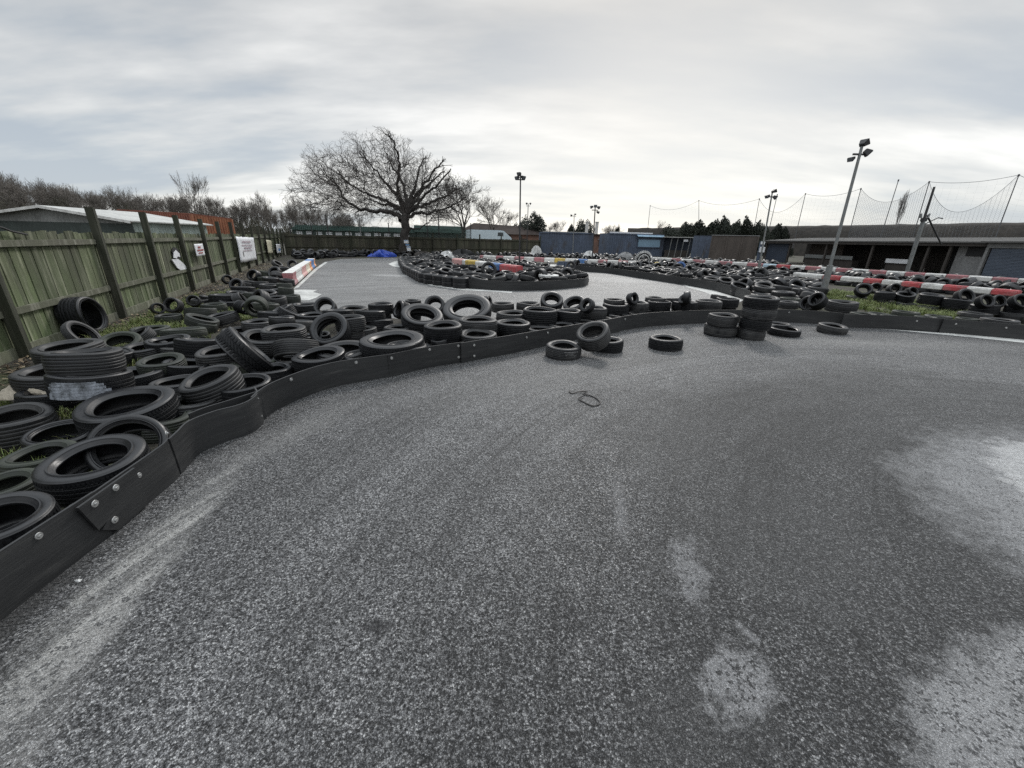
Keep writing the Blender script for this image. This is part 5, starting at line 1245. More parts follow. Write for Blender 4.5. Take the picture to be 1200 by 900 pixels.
mb = MB(); q_ = [Vector((0, 0, pb.z)), gz(pc) - gz(pb) + Vector((0, 0, pc.z)), far_ + Vector((0, 0, pc.z + .3)), gz(pa) - gz(pb) + Vector((0, 0, pa.z))]
mb.add([p + Vector((0, 0, .02)) for p in q_] + [p + Vector((0, 0, .14)) for p in q_], [(3, 2, 1, 0), (4, 5, 6, 7)] + [(k, (k + 1) % 4, 4 + (k + 1) % 4, 4 + k) for k in range(4)]); mb.build('roof', M['rust_roof'], rs)
for p in (pb, pc): mb = MB(); mb.box(gz(p) - gz(pb) + Vector((0, 0, p.z / 2)), (.24, .24, p.z + .1)); mb.build('corner_post', M['rust'], rs)
# green-roofed stable row beyond the far fence
def long_shed(label, pxa, pxb, py_e, py_r, dp, mat, win=True):
    a, b = at(pxa, py_e, dp), at(pxb, py_e, dp + 2); ze = a.z; zr = at(pxa, py_r, dp + 3).z
    o, ln = bld('stable_block', label, 'building', a, b)
    part(o, 'wall', 'hut_dark', [((ln / 2, 2.5, ze / 2), (ln, 5, ze))])
    mb = MB(); mb.add([(-.3, -.4, ze), (ln + .3, -.4, ze), (ln + .3, 2.5, zr), (-.3, 2.5, zr), (-.3, 5.4, ze), (ln + .3, 5.4, ze)], [(0, 1, 2, 3), (3, 2, 5, 4), (0, 3, 4), (1, 5, 2)]); mb.build('roof', M['green_roof'], o)
    if win:
        k = 0
        while 1.0 + k * 1.6 < ln - 1: part(o, 'window', 'sign_white', [((1.0 + k * 1.6, -.03, ze - .50), (1.05, .06, .55))]); k += 1
long_shed('long stable block, dark green roof, row of pale windows, left of the oak', 343, 487, 269, 263.5, 66, 'green_roof')
long_shed('dark green gabled shed between the oak and the van', 488, 545, 272, 264, 68, 'green_roof', False)
# brown-roofed house behind the van
a, b = at(537, 273, 78), at(640, 277, 80); ze = a.z
hs, ln = bld('brown_roofed_house', 'low house with a brown hipped roof behind the parked van', 'house', a, b)
part(hs, 'wall', 'brick', [((ln / 2, 4, ze / 2), (ln, 8, ze))])
zr = at(560, 261.5, 82).z; mb = MB(); mb.add([(-.5, -.5, ze), (ln + .5, -.5, ze), (ln * .86, 4, zr - .5), (ln * .18, 4, zr), (-.5, 8.5, ze), (ln + .5, 8.5, ze)], [(0, 1, 2, 3), (3, 2, 5, 4), (0, 3, 4), (1, 5, 2)]); mb.build('roof', M['brown_roof'], hs)
part(hs, 'door', 'dark_wood', [((ln * .75, -.03, 1.0), (.9, .08, 2.0))])
# van
a, b = at(546, 279, 60), at(600, 279.5, 60); vl = (gz(b) - gz(a)).length; zt = at(570, 269.6, 60).z
van, _ = bld('parked_van', 'pale blue-white van parked behind the far fence, only its top showing', 'van', a, b)
prof = [(0, .35), (0, zt - .25), (.12, zt - .05), (.4, zt), (vl * .74, zt), (vl * .82, zt - .08), (vl * .93, zt - .75), (vl * .99, zt - 1.05), (vl, .9), (vl, .35)]
k = len(prof); mb = MB(); mb.add([(x, 0, z) for x, z in prof] + [(x, 1.95, z) for x, z in prof], [tuple(range(k)), tuple(range(2 * k - 1, k - 1, -1))] + [(j, k + j, k + (j + 1) % k, (j + 1) % k) for j in range(k)]); mb.build('body', M['van_body'], van, bev=.05)
mb = MB(); mb.add([(vl * .80, .12, zt - .20), (vl * .80, 1.83, zt - .20), (vl * .905, 1.83, zt - .80), (vl * .905, .12, zt - .80)], [(0, 1, 2, 3)]); mb.v = [(x + .03, y, z + .03) for x, y, z in mb.v]; mb.build('windscreen', M['glass'], van)
part(van, 'side_window', 'glass', [((vl * .75, -.012, zt - .55), (vl * .12, .02, .5))]); 
for x in (vl * .18, vl * .82):
    for y in (.05, 1.9):
        mb = MB(); mb.tube([(x, y - .1, .34), (x, y + .1, .34)], [.34, .34], 18); mb.build('wheel', M['rubber'], van, smooth=True)
# blue containers
def container(label, pa, pb, dpa, dpb, top, depth, mat='blue_cont', roofstrip=True):
    a, b = at(pa, 285, dpa), at(pb, 285, dpb); o, ln = bld('blue_container', label, 'container', a, b, 'blue containers behind the far field')
    zt = top; mb = MB(); n = int(ln / .30)
    mb.box(Vector((ln / 2, depth / 2, zt / 2 + .05)), (ln - .04, depth, zt - .1))
    for k in range(n): mb.box(Vector(((k + .5) * ln / n, -.012, zt / 2 + .05)), (ln / n * .5, .03, zt - .30))
    mb.build('corrugated_wall', M[mat], o)
    for x in (0.0, ln): part(o, 'corner_post', mat, [((x, 0, zt / 2), (.16, .17, zt))])
    part(o, 'top_rail', mat, [((ln / 2, -.03, zt - .03), (ln, .14, .14))]); part(o, 'bottom_rail', mat, [((ln / 2, -.03, .10), (ln, .14, .18))])
    return o, ln, zt
c1, l1, z1 = container('blue shipping container, the left one, beside the crumpled white sheet', 632, 694, 49.7, 48.5, 2.72, 2.4)
part(c1, 'roof_sheet', 'roof_pale', [((l1 * .45, .9, z1 + .08), (l1 * .8, 1.6, .06))])
c2, l2, z2 = container('blue shipping container, the right one, with a light blue serving hatch', 712, 776.5, 52.6, 54.5, 2.86, 2.6)
hx = l2 * .74; hb = part(c2, 'serving_hatch', 'blue_light', [((hx, -.12, 1.72), (l2 * .40, .07, .95))], lab='light blue hatch shutter'); part(hb, 'frame', 'blue_cont', [((hx, -.16, 2.23), (l2 * .44, .06, .08)), ((hx, -.16, 1.21), (l2 * .44, .06, .08))])
mb = MB(); mb.add([(hx - l2 * .24, -.05, z2 - .12), (hx + l2 * .25, -.05, z2 - .12), (hx + l2 * .25, -.45, z2 - .34), (hx - l2 * .24, -.45, z2 - .34), (hx - l2 * .24, -.05, z2 - .05), (hx + l2 * .25, -.05, z2 - .05), (hx + l2 * .25, -.45, z2 - .28), (hx - l2 * .24, -.45, z2 - .28)], [(0, 1, 2, 3), (4, 7, 6, 5), (0, 3, 7, 4), (1, 5, 6, 2), (3, 2, 6, 7), (0, 4, 5, 1)]); mb.build('canopy', M['blue_light'], c2)
for k in range(9): part(c2, 'parapet_block', 'sign_white', [((.6 + k * .72, .2, z2 + .10), (.58, .25, .22))])
# brick hut between them
a, b = at(694.5, 287, 58), at(713, 287, 58); bh_, ln = bld('brick_hut', 'small red brick hut between the two blue containers', 'hut', a, b); zt = at(700, 275.5, 58).z
part(bh_, 'wall', 'brick', [((ln / 2, 1.5, zt / 2), (ln, 3, zt))]); part(bh_, 'roof', 'brown_roof', [((ln / 2, 1.4, zt + .06), (ln + .4, 3.4, .14))])
wf = part(bh_, 'window', 'dark_wood', [((ln * .55, -.03, 1.55), (.85, .08, .9))]); part(wf, 'pane', 'glass', [((ln * .55, -.075, 1.55), (.7, .02, .75))]); part(bh_, 'lintel', 'grey_wall', [((ln * .55, -.04, 2.1), (1.1, .09, .14))])
for px, lab in ((687, 'white square gate pillar, left one by the brick hut'), (698.5, 'white square gate pillar, right one by the brick hut')):
    p = at(px, 275, 63); zt = at(px, 261, 63).z; o = thing('white_pillar', lab, 'pillar', gz(p), .1, 'white pillars by the brick hut')
    part(o, 'shaft', 'white_paint', [((0, 0, zt / 2), (.42, .42, zt))], .02); part(o, 'capital', 'white_paint', [((0, 0, zt + .06), (.54, .54, .12))], .02)
# open lean-to
a, b = at(777, 288, 54), at(813, 288, 53); st, ln = bld('lean_to', 'dark open lean-to with slanting pale posts right of the serving hatch', 'shelter', a, b); zt = at(790, 278.5, 54).z
part(st, 'back_wall', 'blue_dark', [((ln / 2, 2.2, zt / 2), (ln, .1, zt))]); part(st, 'roof', 'roof_pale', [((ln / 2, 1.0, zt + .05), (ln + .3, 2.6, .09))])
for k in range(4): mb = MB(); mb.bar((ln * (.22 + .2 * k), 0, 0), (ln * (.26 + .2 * k), 0, zt), .07, .07); mb.build('post', M['galv'], st)
part(st, 'sign_plate', 'sign_white', [((ln * .72, -.05, zt - .35), (.55, .04, .28))]); part(st, 'counter', 'dark_wood', [((ln / 2, 1.0, .45), (ln * .8, .6, .9))])
a, b = at(811, 288, 52), at(833, 288, 51); hd, ln = bld('hoarding', 'plain slate-blue hoarding between the lean-to and the brown wall', 'hoarding', a, b); zt = at(820, 276.5, 51.5).z
for k in range(3): part(hd, 'board', 'blue_cont', [((ln * (k + .5) / 3, 0, zt / 2), (ln / 3 - .02, .06, zt))])
part(hd, 'top_rail', 'blue_dark', [((ln / 2, 0, zt + .03), (ln, .1, .06))])
a, b = at(832, 290, 49.5), at(887, 290, 47.6); bw, ln = bld('brown_wall', 'tall brown boarded wall left of the open shed', 'wall', a, b); zt = at(850, 276.3, 49).z
part(bw, 'boarding', 'brown_wall', [((ln / 2, .1, zt / 2), (ln, .2, zt))]); part(bw, 'coping', 'grey_wall', [((ln / 2, .1, zt + .04), (ln + .1, .34, .08))])
for k in range(4): part(bw, 'pier', 'brown_wall', [((ln * k / 3 * .98 + .06, -.03, zt / 2 - .02), (.14, .1, zt - .04))])
# the long open shed
SA, SB = Vector((30.3, 50.0, 0)), Vector((33.2, 24.0, 0))
sh, ln = bld('open_shed', 'long low open-fronted shed with a grey corrugated roof beyond the striped beams', 'shed', SA, SB)
ze = 2.32
part(sh, 'back_wall', 'dark_wood', [((ln / 2, 5.0, 1.32), (ln, .15, 2.64))])
mb = MB(); n = 90
for k in range(n):
    x0, x1 = ln * k / n - .4, ln * (k + .62) / n - .4
    mb.add([(x0, -.6, ze - .02), (x1, -.6, ze - .02), (x1, 5.4, 2.72), (x0, 5.4, 2.72), (x0, -.6, ze + .05), (x1, -.6, ze + .05), (x1, 5.4, 2.79), (x0, 5.4, 2.79)], [(0, 1, 2, 3), (4, 7, 6, 5), (0, 4, 5, 1), (3, 2, 6, 7), (0, 3, 7, 4), (1, 5, 6, 2)])
mb.box(None, (ln + .6, 6.05, .03), M=Matrix.Translation((ln / 2, 2.4, (ze + 2.7) / 2 - .03)) @ Matrix.Rotation(math.atan2(.40, 6.0), 4, 'X'))
mb.build('corrugated_roof', M['asbestos'], sh)
part(sh, 'fascia', 'dark_wood', [((ln / 2, -.5, ze - .16), (ln, .06, .2))])
def sx(px): # position along the shed front of a column in the photograph
    return min((abs(proj((SA.lerp(SB, k / 500)).to_tuple())[0] - px), k) for k in range(501))[1] / 500 * ln
for px in (893, 924, 966, 1019, 1082, 1107, 1150): part(sh, 'post', 'dark_wood', [((sx(px), -.3, ze / 2), (.16, .16, ze))])
x0, x1 = sx(893), sx(921); part(sh, 'door_panel', 'blue_dark', [(((x0 + x1) / 2, -.1, ze / 2 - .05), (x1 - x0, .08, ze - .15))])
x0, x1 = sx(926), sx(962); part(sh, 'boarded_bay', 'brown_wall', [(((x0 + x1) / 2, 2.0, ze / 2), (x1 - x0, .08, ze - .1))])
x0, x1 = sx(1111), sx(1152); gwl = part(sh, 'rendered_wall', 'grey_wall', [(((x0 + x1) / 2, .1, ze / 2 - .05), (x1 - x0, .12, ze - .1))]); part(gwl, 'opening_shade_panel', 'black', [(((x0 + x1) / 2 + .2, .02, 1.78), ((x1 - x0) * .62, .06, .75))])  # a black box on the wall paints the shade inside an opening
part(sh, 'bay_shade_panel', 'black', [((sx(1095), 3.0, ze / 2), (3.2, .1, ze))])  # black board across the bay paints in the unlit interior
for px0, px1, m_, z in ((938, 992, 'galv', .85), (1031, 1056, 'sign_white', .80)):
    x0, x1 = sx(px0), sx(px1); part(sh, 'counter_board', m_, [(((x0 + x1) / 2, .3, z), (x1 - x0, .06, .34))]); part(sh, 'counter', 'dark_wood', [(((x0 + x1) / 2, .75, .33), (x1 - x0, .7, .64))])
x0, x1 = sx(1152), sx(1153) + 5.2
gar, gl_ = bld('shutter_garage', 'garage with a slate-blue roller shutter and pale frame at the right edge', 'garage', SA.lerp(SB, sx(1156) / ln) + Vector((-.7, 0, 0)), SA.lerp(SB, 1.0) + Vector((-.4, -3, 0)))
zt = 2.28
mb = MB(); n = 22
for k in range(n): mb.box(Vector((gl_ * .46, .0, (k + .5) * 1.95 / n)), (gl_ * .86, .05, 1.95 / n * .82))
mb.box(Vector((gl_ * .46, .05, .98)), (gl_ * .86, .04, 1.95)); mb.build('roller_shutter', M['shutter'], gar)
for x in (.02, gl_ * .92): part(gar, 'door_frame', 'grey_wall', [((x, -.02, zt / 2 - .1), (.16, .18, zt - .2))])
part(gar, 'header', 'grey_wall', [((gl_ / 2, 0, zt - .16), (gl_ + .1, .22, .30))]); part(gar, 'roof', 'asbestos', [((gl_ / 2, 2.2, zt + .06), (gl_ + .6, 5.2, .1))]); part(gar, 'back_wall', 'dark_wood', [((gl_ / 2, 4.6, zt / 2), (gl_, .1, zt))])
# white cone and poster in front of the shed, info box by the field lamp
p = g(1079.5, 319); co = thing('traffic_cone', 'pale traffic cone standing before the open shed', 'traffic cone', gz(p) )
mb = MB(); mb.tube([(0, 0, .04), (0, 0, .72)], [.17, .04], 16); mb.build('body', M['white_paint'], co, smooth=True); part(co, 'base', 'red_paint', [((0, 0, .02), (.42, .42, .04))], .01)
mb = MB(); mb.tube([(0, 0, .30), (0, 0, .46)], [.122, .098], 16); mb.build('sleeve', M['faded_red'], co, smooth=True)
a = gz(g(888, 308)); zt = height(a, 283); ib = thing('post_box', 'blue post with a white box fixed to it, behind the leaning lamp in the field', 'post', a, .2)
part(ib, 'post', 'blue_cont', [((0, 0, zt / 2), (.55, .12, zt))]); part(ib, 'box', 'sign_white', [((.05, -.12, zt * .62), (.60, .16, .55))], .02); part(ib, 'lid', 'sign_white', [((0, -.05, zt - .15), (.5, .16, .3))], .02)
# brown bank behind everything on the right
mb = MB(); pa, pb = at(735, 276, 128), at(1290, 268, 52); r = random.Random(5); n = 60; vs = []; fs = []
for i in range(n + 1):
    p = gz(pa.lerp(pb, i / n)); tz = at(735, 267.5, 128).z * (1 - i / n) + at(1290, 259.5, 52).z * i / n
    d = gz(p).normalized()
    for off, z in ((-5.0, -.1), (-2.6, .55), (-.9, .93), (0, 1.0), (3, .97), (14, -.1)):
        q = p + d * off; vs.append((q.x, q.y, z * tz * (1 + r.uniform(-.012, .012))))
for i in range(n):
    for k in range(5): fs.append((i * 6 + k, (i + 1) * 6 + k, (i + 1) * 6 + k + 1, i * 6 + k + 1))
mb.add(vs, fs); tag(mb.build('earth_bank_terrain', plain('brown_dead_bramble', (0.026, 0.022, 0.018), .95, .5, 1.5, bmp=.9), smooth=True), kind='structure')
# ------------------------------------------------------------------ bare trees
def grow(mb_t, mb_c, p, d, ln, r, lvl, mx, rr, spread=.55, up=.10, kids=(2, 3), wander=.22, taper=.62, split=2, minr=.006, gravity=0.0, env=None):
    if env and not env(p): return
    n = 5 if lvl < 2 else 3; pts = [p.copy()]; rad = [r]; q = p.copy(); dd = d.normalized()
    for i in range(n):
        w = wander * (1 + .25 * lvl)
        dd = (dd + Vector((rr.gauss(0, w), rr.gauss(0, w), rr.gauss(0, w) + up - gravity * lvl)) * (.55)).normalized()
        q = q + dd * (ln / n)
        if env and i and not env(q): break
        pts.append(q.copy()); rad.append(max(minr, r * (1 - (1 - taper) * (i + 1) / n)))
    n = len(pts) - 1
    mb = mb_t if lvl < split else mb_c
    mb.tube(pts, rad, 7 if lvl < 2 else 4 if lvl < 3 else 3, cap=False)
    if lvl >= mx: return
    nk = rr.randint(*kids)
    for k in range(nk + (1 if lvl > 0 else 0)):
        j = n if k < 2 else rr.randint(min(1 if lvl else 2, n), max(n - 1, 1))
        ax = dd.orthogonal().normalized(); ax.rotate(Matrix.Rotation(rr.uniform(0, 6.28), 3, dd))
        sp = spread * rr.uniform(.55, 1.35)
        nd = (dd * math.cos(sp) + ax * math.sin(sp)).normalized()
        grow(mb_t, mb_c, pts[j], nd, ln * rr.uniform(.62, .84), rad[j] * rr.uniform(.62, .8), lvl + 1, mx, rr, spread, up, kids, wander, taper, split, minr, gravity, env)
def limb(mb, ctrl, r0, r1, rr):
    pts = catmull([Vector(c) for c in ctrl], 5); n = len(pts)
    pts = [p + Vector((rr.gauss(0, .06), rr.gauss(0, .06), rr.gauss(0, .06))) for p in pts]
    rad = [r0 + (r1 - r0) * (i / (n - 1)) ** .8 for i in range(n)]
    mb.tube(pts, rad, 8, cap=False); return pts, rad
# the big oak
ob = FB.lerp(FE, .365) + Vector((.4, -1.2, 0))
k_ = min((abs(proj((FB.lerp(FE, k / 400) + Vector((.4, -1.3, 0))).to_tuple())[0] - 474), k) for k in range(401))[1] / 400
ob = FB.lerp(FE, k_) + Vector((.4, -1.3, 0)); dpo = depth_of((ob.x, ob.y, 1.7))
def oak_pt(px, py, dy=0.0):
    q = at(px, py, dpo); return Vector((q.x - ob.x, (q.y - ob.y) + dy, q.z))
oak = thing('oak_tree', 'huge bare oak with a wide dome of branches standing at the far fence', 'tree', ob)
rr = random.Random(21); mt, mc = MB(), MB()
tp, tr_ = limb(mt, [(0, 0, -.2), (0, 0, .9), oak_pt(475, 268), oak_pt(474, 256), oak_pt(476, 246, .2)], .48, .36, rr)
mt.tube([Vector((0, 0, -.1)), Vector((0, 0, .35)), Vector((0, 0, .9))], [.72, .58, .50], 12, cap=False)
oc, orx, orz = oak_pt(449, 252), 103 * dpo / F_PX * .97, 0
orz = oak_pt(449, 168).z - oc.z
def oak_env(p):
    if p.z < oc.z: return ((p.x - oc.x) / orx) ** 2 + (p.y / orx) ** 2 < 1 and p.z > oc.z - 1.2
    k = ((p.x - oc.x) / orx) ** 2 + (p.y / (orx * .9)) ** 2 + ((p.z - oc.z) / orz) ** 2
    return k < 1.06 + .12 * math.sin(p.x * 2.3) * math.sin(p.z * 1.9 + p.y)
LIMBS = [  # pixel outline of each main limb, depth sway, radii
    ([(472, 259), (464, 252), (448, 248), (425, 246), (406, 238), (394, 226), (386, 212)], 1.0, .33, .10),
    ([(474, 252), (468, 243), (455, 236), (440, 230), (422, 222), (405, 208)], -1.8, .27, .08),
    ([(475, 248), (470, 232), (458, 218), (448, 204), (436, 188)], -2.5, .27, .07),
    ([(476, 247), (474, 228), (469, 212), (458, 194), (446, 172)], 1.5, .27, .07),
    ([(476, 246), (481, 226), (484, 208), (486, 190), (492, 172)], 3.0, .26, .07),
    ([(477, 249), (488, 232), (500, 218), (513, 203), (526, 190)], -2.2, .26, .07),
    ([(477, 250), (490, 242), (505, 236), (522, 228), (540, 216)], 1.2, .27, .08),
    ([(478, 254), (492, 250), (505, 251), (522, 246), (542, 238)], -1.4, .24, .08),
    ([(476, 246), (470, 226), (476, 206), (478, 186), (474, 170)], -5.0, .25, .07),
    ([(476, 246), (482, 228), (496, 210), (500, 192)], 5.5, .24, .07),
    ([(475, 249), (462, 232), (446, 214), (428, 200)], 5.0, .24, .07),
    ([(475, 252), (456, 240), (436, 236), (416, 228)], 4.0, .22, .07),
    ([(477, 248), (490, 228), (505, 208), (518, 194)], 2.0, .24, .07), ([(477, 250), (496, 236), (516, 220), (537, 204)], -3.2, .24, .07),
    ([(478, 266), (490, 268), (500, 262), (508, 256)], .3, .12, .04)]
nodes = []                     # (point, radius) that later branches can spring from
hub = oak_pt(475, 250)
for ctrl, sway, r0, r1 in LIMBS:
    n = len(ctrl); r0 *= .80; r1 *= 1.0
    pts, rad = limb(mt, [hub.lerp(oak_pt(x, y, sway * i / (n - 1)), 1 - .04 * i / (n - 1)) for i, (x, y) in enumerate(ctrl)], r0, r1 * .7, rr)
    for k in (1, 2, 4):
        dd = (pts[-k] - pts[-k - 2]).normalized()
        for _ in range(3):
            ax = dd.orthogonal().normalized(); ax.rotate(Matrix.Rotation(rr.uniform(0, 6.28), 3, dd)); sp = rr.uniform(.1, .7)
            grow(mt, mc, pts[-k], (dd * math.cos(sp) + ax * math.sin(sp)).normalized(), rr.uniform(1.1, 1.7), rad[-k] * .5, 3, 6, rr, .6, .03, (1, 2), .22, .6, 4, .007, 0.0, oak_env)
    nodes += [(p, q) for p, q in list(zip(pts, rad))[len(pts) // 4:]]
def dome(k):
    while True:
        v = Vector((rr.gauss(0, 1), rr.gauss(0, 1), rr.gauss(0, 1))).normalized()
        if v.z > -.02: break
    return Vector((oc.x + v.x * orx * k, v.y * orx * .9 * k, oc.z + v.z * orz * k))
targets = [dome(rr.uniform(.45, .95)) for _ in range(640)]
targets.sort(key=lambda p: (p - hub).length)
for tg in targets:
    dh = (tg - hub).length
    best = min(((p - tg).length * (1 + .6 * ((p - hub).length > dh - .2) + 1.6 * (1 - (tg - p).normalized().dot((p - hub).normalized()))), k) for k, (p, q) in enumerate(nodes))[1]
    p0, q0 = nodes[best]; d = tg - p0; ln_ = d.length
    if ln_ < .45 or ln_ > 5.5: continue
    out_ = (p0 - hub).normalized(); n = max(3, int(ln_ / .42)); pts = []
    for k in range(n + 1):
        u = k / n; pts.append(p0 + d * u + out_ * (.22 * ln_ * u * (1 - u)) + (Vector((rr.gauss(0, .06), rr.gauss(0, .06), rr.gauss(0, .06))) if k else Vector((0, 0, 0))))
    ra = min(q0 * .62, .055 + .024 * ln_); rad = [ra + (.022 - ra) * (k / n) ** .8 for k in range(n + 1)]
    mt.tube(pts, rad, 5, cap=False)
    nodes += list(zip(pts[1:], rad[1:]))
    for k in range(max(1, n - 3), n + 1):
        for _ in range(1 if k < n else 2):
            dd = (pts[k] - pts[k - 1]).normalized(); ax = dd.orthogonal().normalized(); ax.rotate(Matrix.Rotation(rr.uniform(0, 6.28), 3, dd)); sp = rr.uniform(.25, 1.0)
            grow(mt, mc, pts[k], (dd * math.cos(sp) + ax * math.sin(sp) + out_ * .3).normalized(), rr.uniform(.5, .85), .014, 4, 6, rr, .6, .03, (1, 2), .22, .6, 3, .0065, 0.0, oak_env)
mt.build('trunk', M['bark'], oak, smooth=True, sharp=80); mc.build('crown', M['twig'], oak)
print('oak faces', len(mt.f), len(mc.f))
# notices on the oak
for px, py, w, h, lab in ((476, 283.2, .42, .30, 'upper white notice fixed to the oak trunk'), (479, 291.5, .36, .42, 'lower white notice fixed to the oak trunk')):
    q = at(px, py, dpo - .75); o = thing('notice_board', lab, 'notice', q, .1, 'notices on the oak trunk'); part(o, 'sheet', 'sign_white', [((0, 0, 0), (w, .02, h))]); part(o, 'heading', 'sign_blue', [((0, -.013, h * .34), (w * .86, .008, h * .16))])
q = at(477.5, 287, dpo - .74); o = thing('notice_board', 'small blue notice between the two white ones on the oak', 'notice', q, .1); part(o, 'sheet', 'sign_blue', [((0, 0, 0), (.36, .02, .12))]); part(o, 'edge', 'sign_white', [((0, -.012, -.05), (.36, .008, .015))])

def tree_proto(seed, H, crown, mats, mx=5, up=.14, spread=.5, minr=.012, trunk=.34, kids=(2, 3)):
    rr = random.Random(seed); mt, mc = MB(), MB()
    p = Vector((0, 0, -.2)); grow(mt, mc, p, Vector((0, 0, 1)), H * trunk, H * .022, 0, mx, rr, spread, up, kids, .12, .62, 2, minr)
    zmax = max(v[2] for v in mc.v); k = H / zmax
    for m_ in (mt, mc): m_.v = [(x * k * crown, y * k * crown, z * k) for x, y, z in m_.v]
    return mt.mesh('trunk', mats[0], smooth=True, sharp=80), mc.mesh('crown', mats[1])
def put_tree(me, loc, s, rz, label, group=None, name='bare_tree', cat='tree'):
    o = thing(name, label, cat, loc, rz, group); o.scale = (s[0], s[0], s[1]); link('trunk', me[0], o); link('crown', me[1], o); return o
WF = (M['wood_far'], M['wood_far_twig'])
TP_ = [tree_proto(31 + i, 10.0, c, WF, 6, u, sp, .013, t) for i, (c, u, sp, t) in enumerate(((1.0, .16, .46, .30), (.85, .22, .42, .34), (1.15, .12, .52, .28), (.9, .18, .5, .36), (1.0, .14, .55, .26)))]
print('tree faces', [len(m[1].polygons) for m in TP_])
def topz(px, py, dp): return at(px, py, dp).z
def foot(px, dp): q = at(px, 285, dp); return Vector((q.x, q.y, 0))
# second oak and companions right of the big one
put_tree(tree_proto(77, 10.0, 1.15, (M['bark'], M['twig']), 6, .10, .58, .013, .28), foot(541, 62), (topz(544, 207, 62) / 10, topz(544, 207, 62) / 10), .4, 'bare spreading tree right of the oak, behind the van')
put_tree(TP_[4], foot(577, 74), (topz(577, 229, 74) / 10 * 1.1, topz(577, 229, 74) / 10), 1.4, 'smaller pale bare tree at the right edge of the spreading one')
put_tree(TP_[2], foot(398, 70), (.62, .52), 2.2, 'low bare tree under the left end of the oak crown')
put_tree(TP_[0], foot(235, 85), (topz(235, 204, 85) / 10 * .75, topz(235, 204, 85) / 10), 0, 'tall rounded bare tree standing above the wood behind the orange shed')
put_tree(TP_[4], foot(320, 92), (topz(320, 225, 92) / 10 * .75, topz(320, 225, 92) / 10), .8, 'flat-topped bare tree above the wood, the left of two')
put_tree(TP_[2], foot(347, 92), (topz(347, 229, 92) / 10 * .6, topz(347, 229, 92) / 10), 2.8, 'flat-topped bare tree above the wood, the right of two')
def wood_top(px): 
    pts = [(-60, 196), (0, 200), (40, 209), (70, 214), (110, 219), (160, 222), (200, 229), (250, 232), (300, 236), (350, 240), (385, 246), (420, 254)]
    for (a, b), (c, d) in zip(pts, pts[1:]):
        if a <= px <= c: return b + (d - b) * (px - a) / (c - a)
    return 250
r = random.Random(8)
spans = [(-60, 60, 'far left above the gable of the green hut'), (60, 160, 'behind the roof of the green hut'), (160, 250, 'behind the rusty orange shed'), (250, 330, 'between the orange shed and the fence corner'), (330, 425, 'above the green-roofed stables')]
for x0, x1, where in spans:
    n = int((x1 - x0) / 4.6)
    for i in range(n):
        px = x0 + (i + r.uniform(.1, .9)) * (x1 - x0) / n; dp = r.uniform(78, 118); zt = topz(px, wood_top(px) + r.uniform(-4, 9), dp); k = zt / 10
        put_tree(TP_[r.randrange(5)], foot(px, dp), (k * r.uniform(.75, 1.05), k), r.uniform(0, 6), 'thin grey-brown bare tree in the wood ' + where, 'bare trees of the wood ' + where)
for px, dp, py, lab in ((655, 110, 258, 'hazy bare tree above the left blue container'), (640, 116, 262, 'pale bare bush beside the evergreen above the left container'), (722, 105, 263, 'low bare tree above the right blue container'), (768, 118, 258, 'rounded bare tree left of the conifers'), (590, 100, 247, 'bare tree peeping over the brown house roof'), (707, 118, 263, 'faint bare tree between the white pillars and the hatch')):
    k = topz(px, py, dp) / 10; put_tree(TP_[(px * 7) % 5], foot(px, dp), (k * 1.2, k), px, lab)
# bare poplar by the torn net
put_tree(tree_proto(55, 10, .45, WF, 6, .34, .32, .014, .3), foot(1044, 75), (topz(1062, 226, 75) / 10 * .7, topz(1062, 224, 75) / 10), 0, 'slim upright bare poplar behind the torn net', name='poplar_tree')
# undergrowth under the wood
def leaf_mass(seed, n, size, shape):
    rr = random.Random(seed); mb = MB(); lob = [(Vector((rr.uniform(-.6, .6), rr.uniform(-.6, .6), rr.uniform(.2, .85))), rr.uniform(.22, .42)) for _ in range(12)]
    for _ in range(n):
        c, rad = rr.choice(lob); v = Vector((rr.gauss(0, 1), rr.gauss(0, 1), rr.gauss(0, 1))).normalized() * rad * rr.uniform(.55, 1.05)
        p = c + v; 
        if p.z < 0: p.z = abs(p.z)
        p = Vector((p.x * shape(p.z), p.y * shape(p.z), p.z))
        a = Vector((rr.gauss(0, 1), rr.gauss(0, 1), rr.gauss(0, 1))).normalized(); b = a.orthogonal(); s = size * rr.uniform(.5, 1.4)
        mb.add([p + a * s, p + b * s * .6, p - a * s, p - b * s * .6], [(0, 1, 2, 3)])
    return mb
ev = [leaf_mass(3 + i, 9000, .03, (lambda z: 1.05 - .35 * z) if i < 2 else (lambda z: 1.1 - .6 * z)).mesh('crown', M['evergreen']) for i in range(3)]
tm = MB(); tm.tube([(0, 0, -.1), (0, 0, .8)], [.035, .015], 7); tm = tm.mesh('trunk', M['bark'])
def evergreen(px, dp, py, w_px, i, label, group=None):
    zt = topz(px, py, dp); o = thing('evergreen_tree', label, 'tree', foot(px, dp), px * .7, group); w = w_px * 1.45 * dp / F_PX
    o.scale = (w / 1.9, w / 1.9, zt / 1.12); link('trunk', tm, o); link('crown', ev[i], o)
evergreen(621, 84, 250.5, 34, 0, 'dense dark evergreen behind the brown-roofed house'); evergreen(607, 86, 262, 20, 1, 'lower dark evergreen left of the dense one'); evergreen(683, 96, 258, 24, 1, 'dark evergreen above the white pillars'); evergreen(722, 100, 266, 8, 2, 'tiny dark conifer above the hatch container'); evergreen(672, 97, 264, 16, 0, 'small dark evergreen left of the one above the pillars')
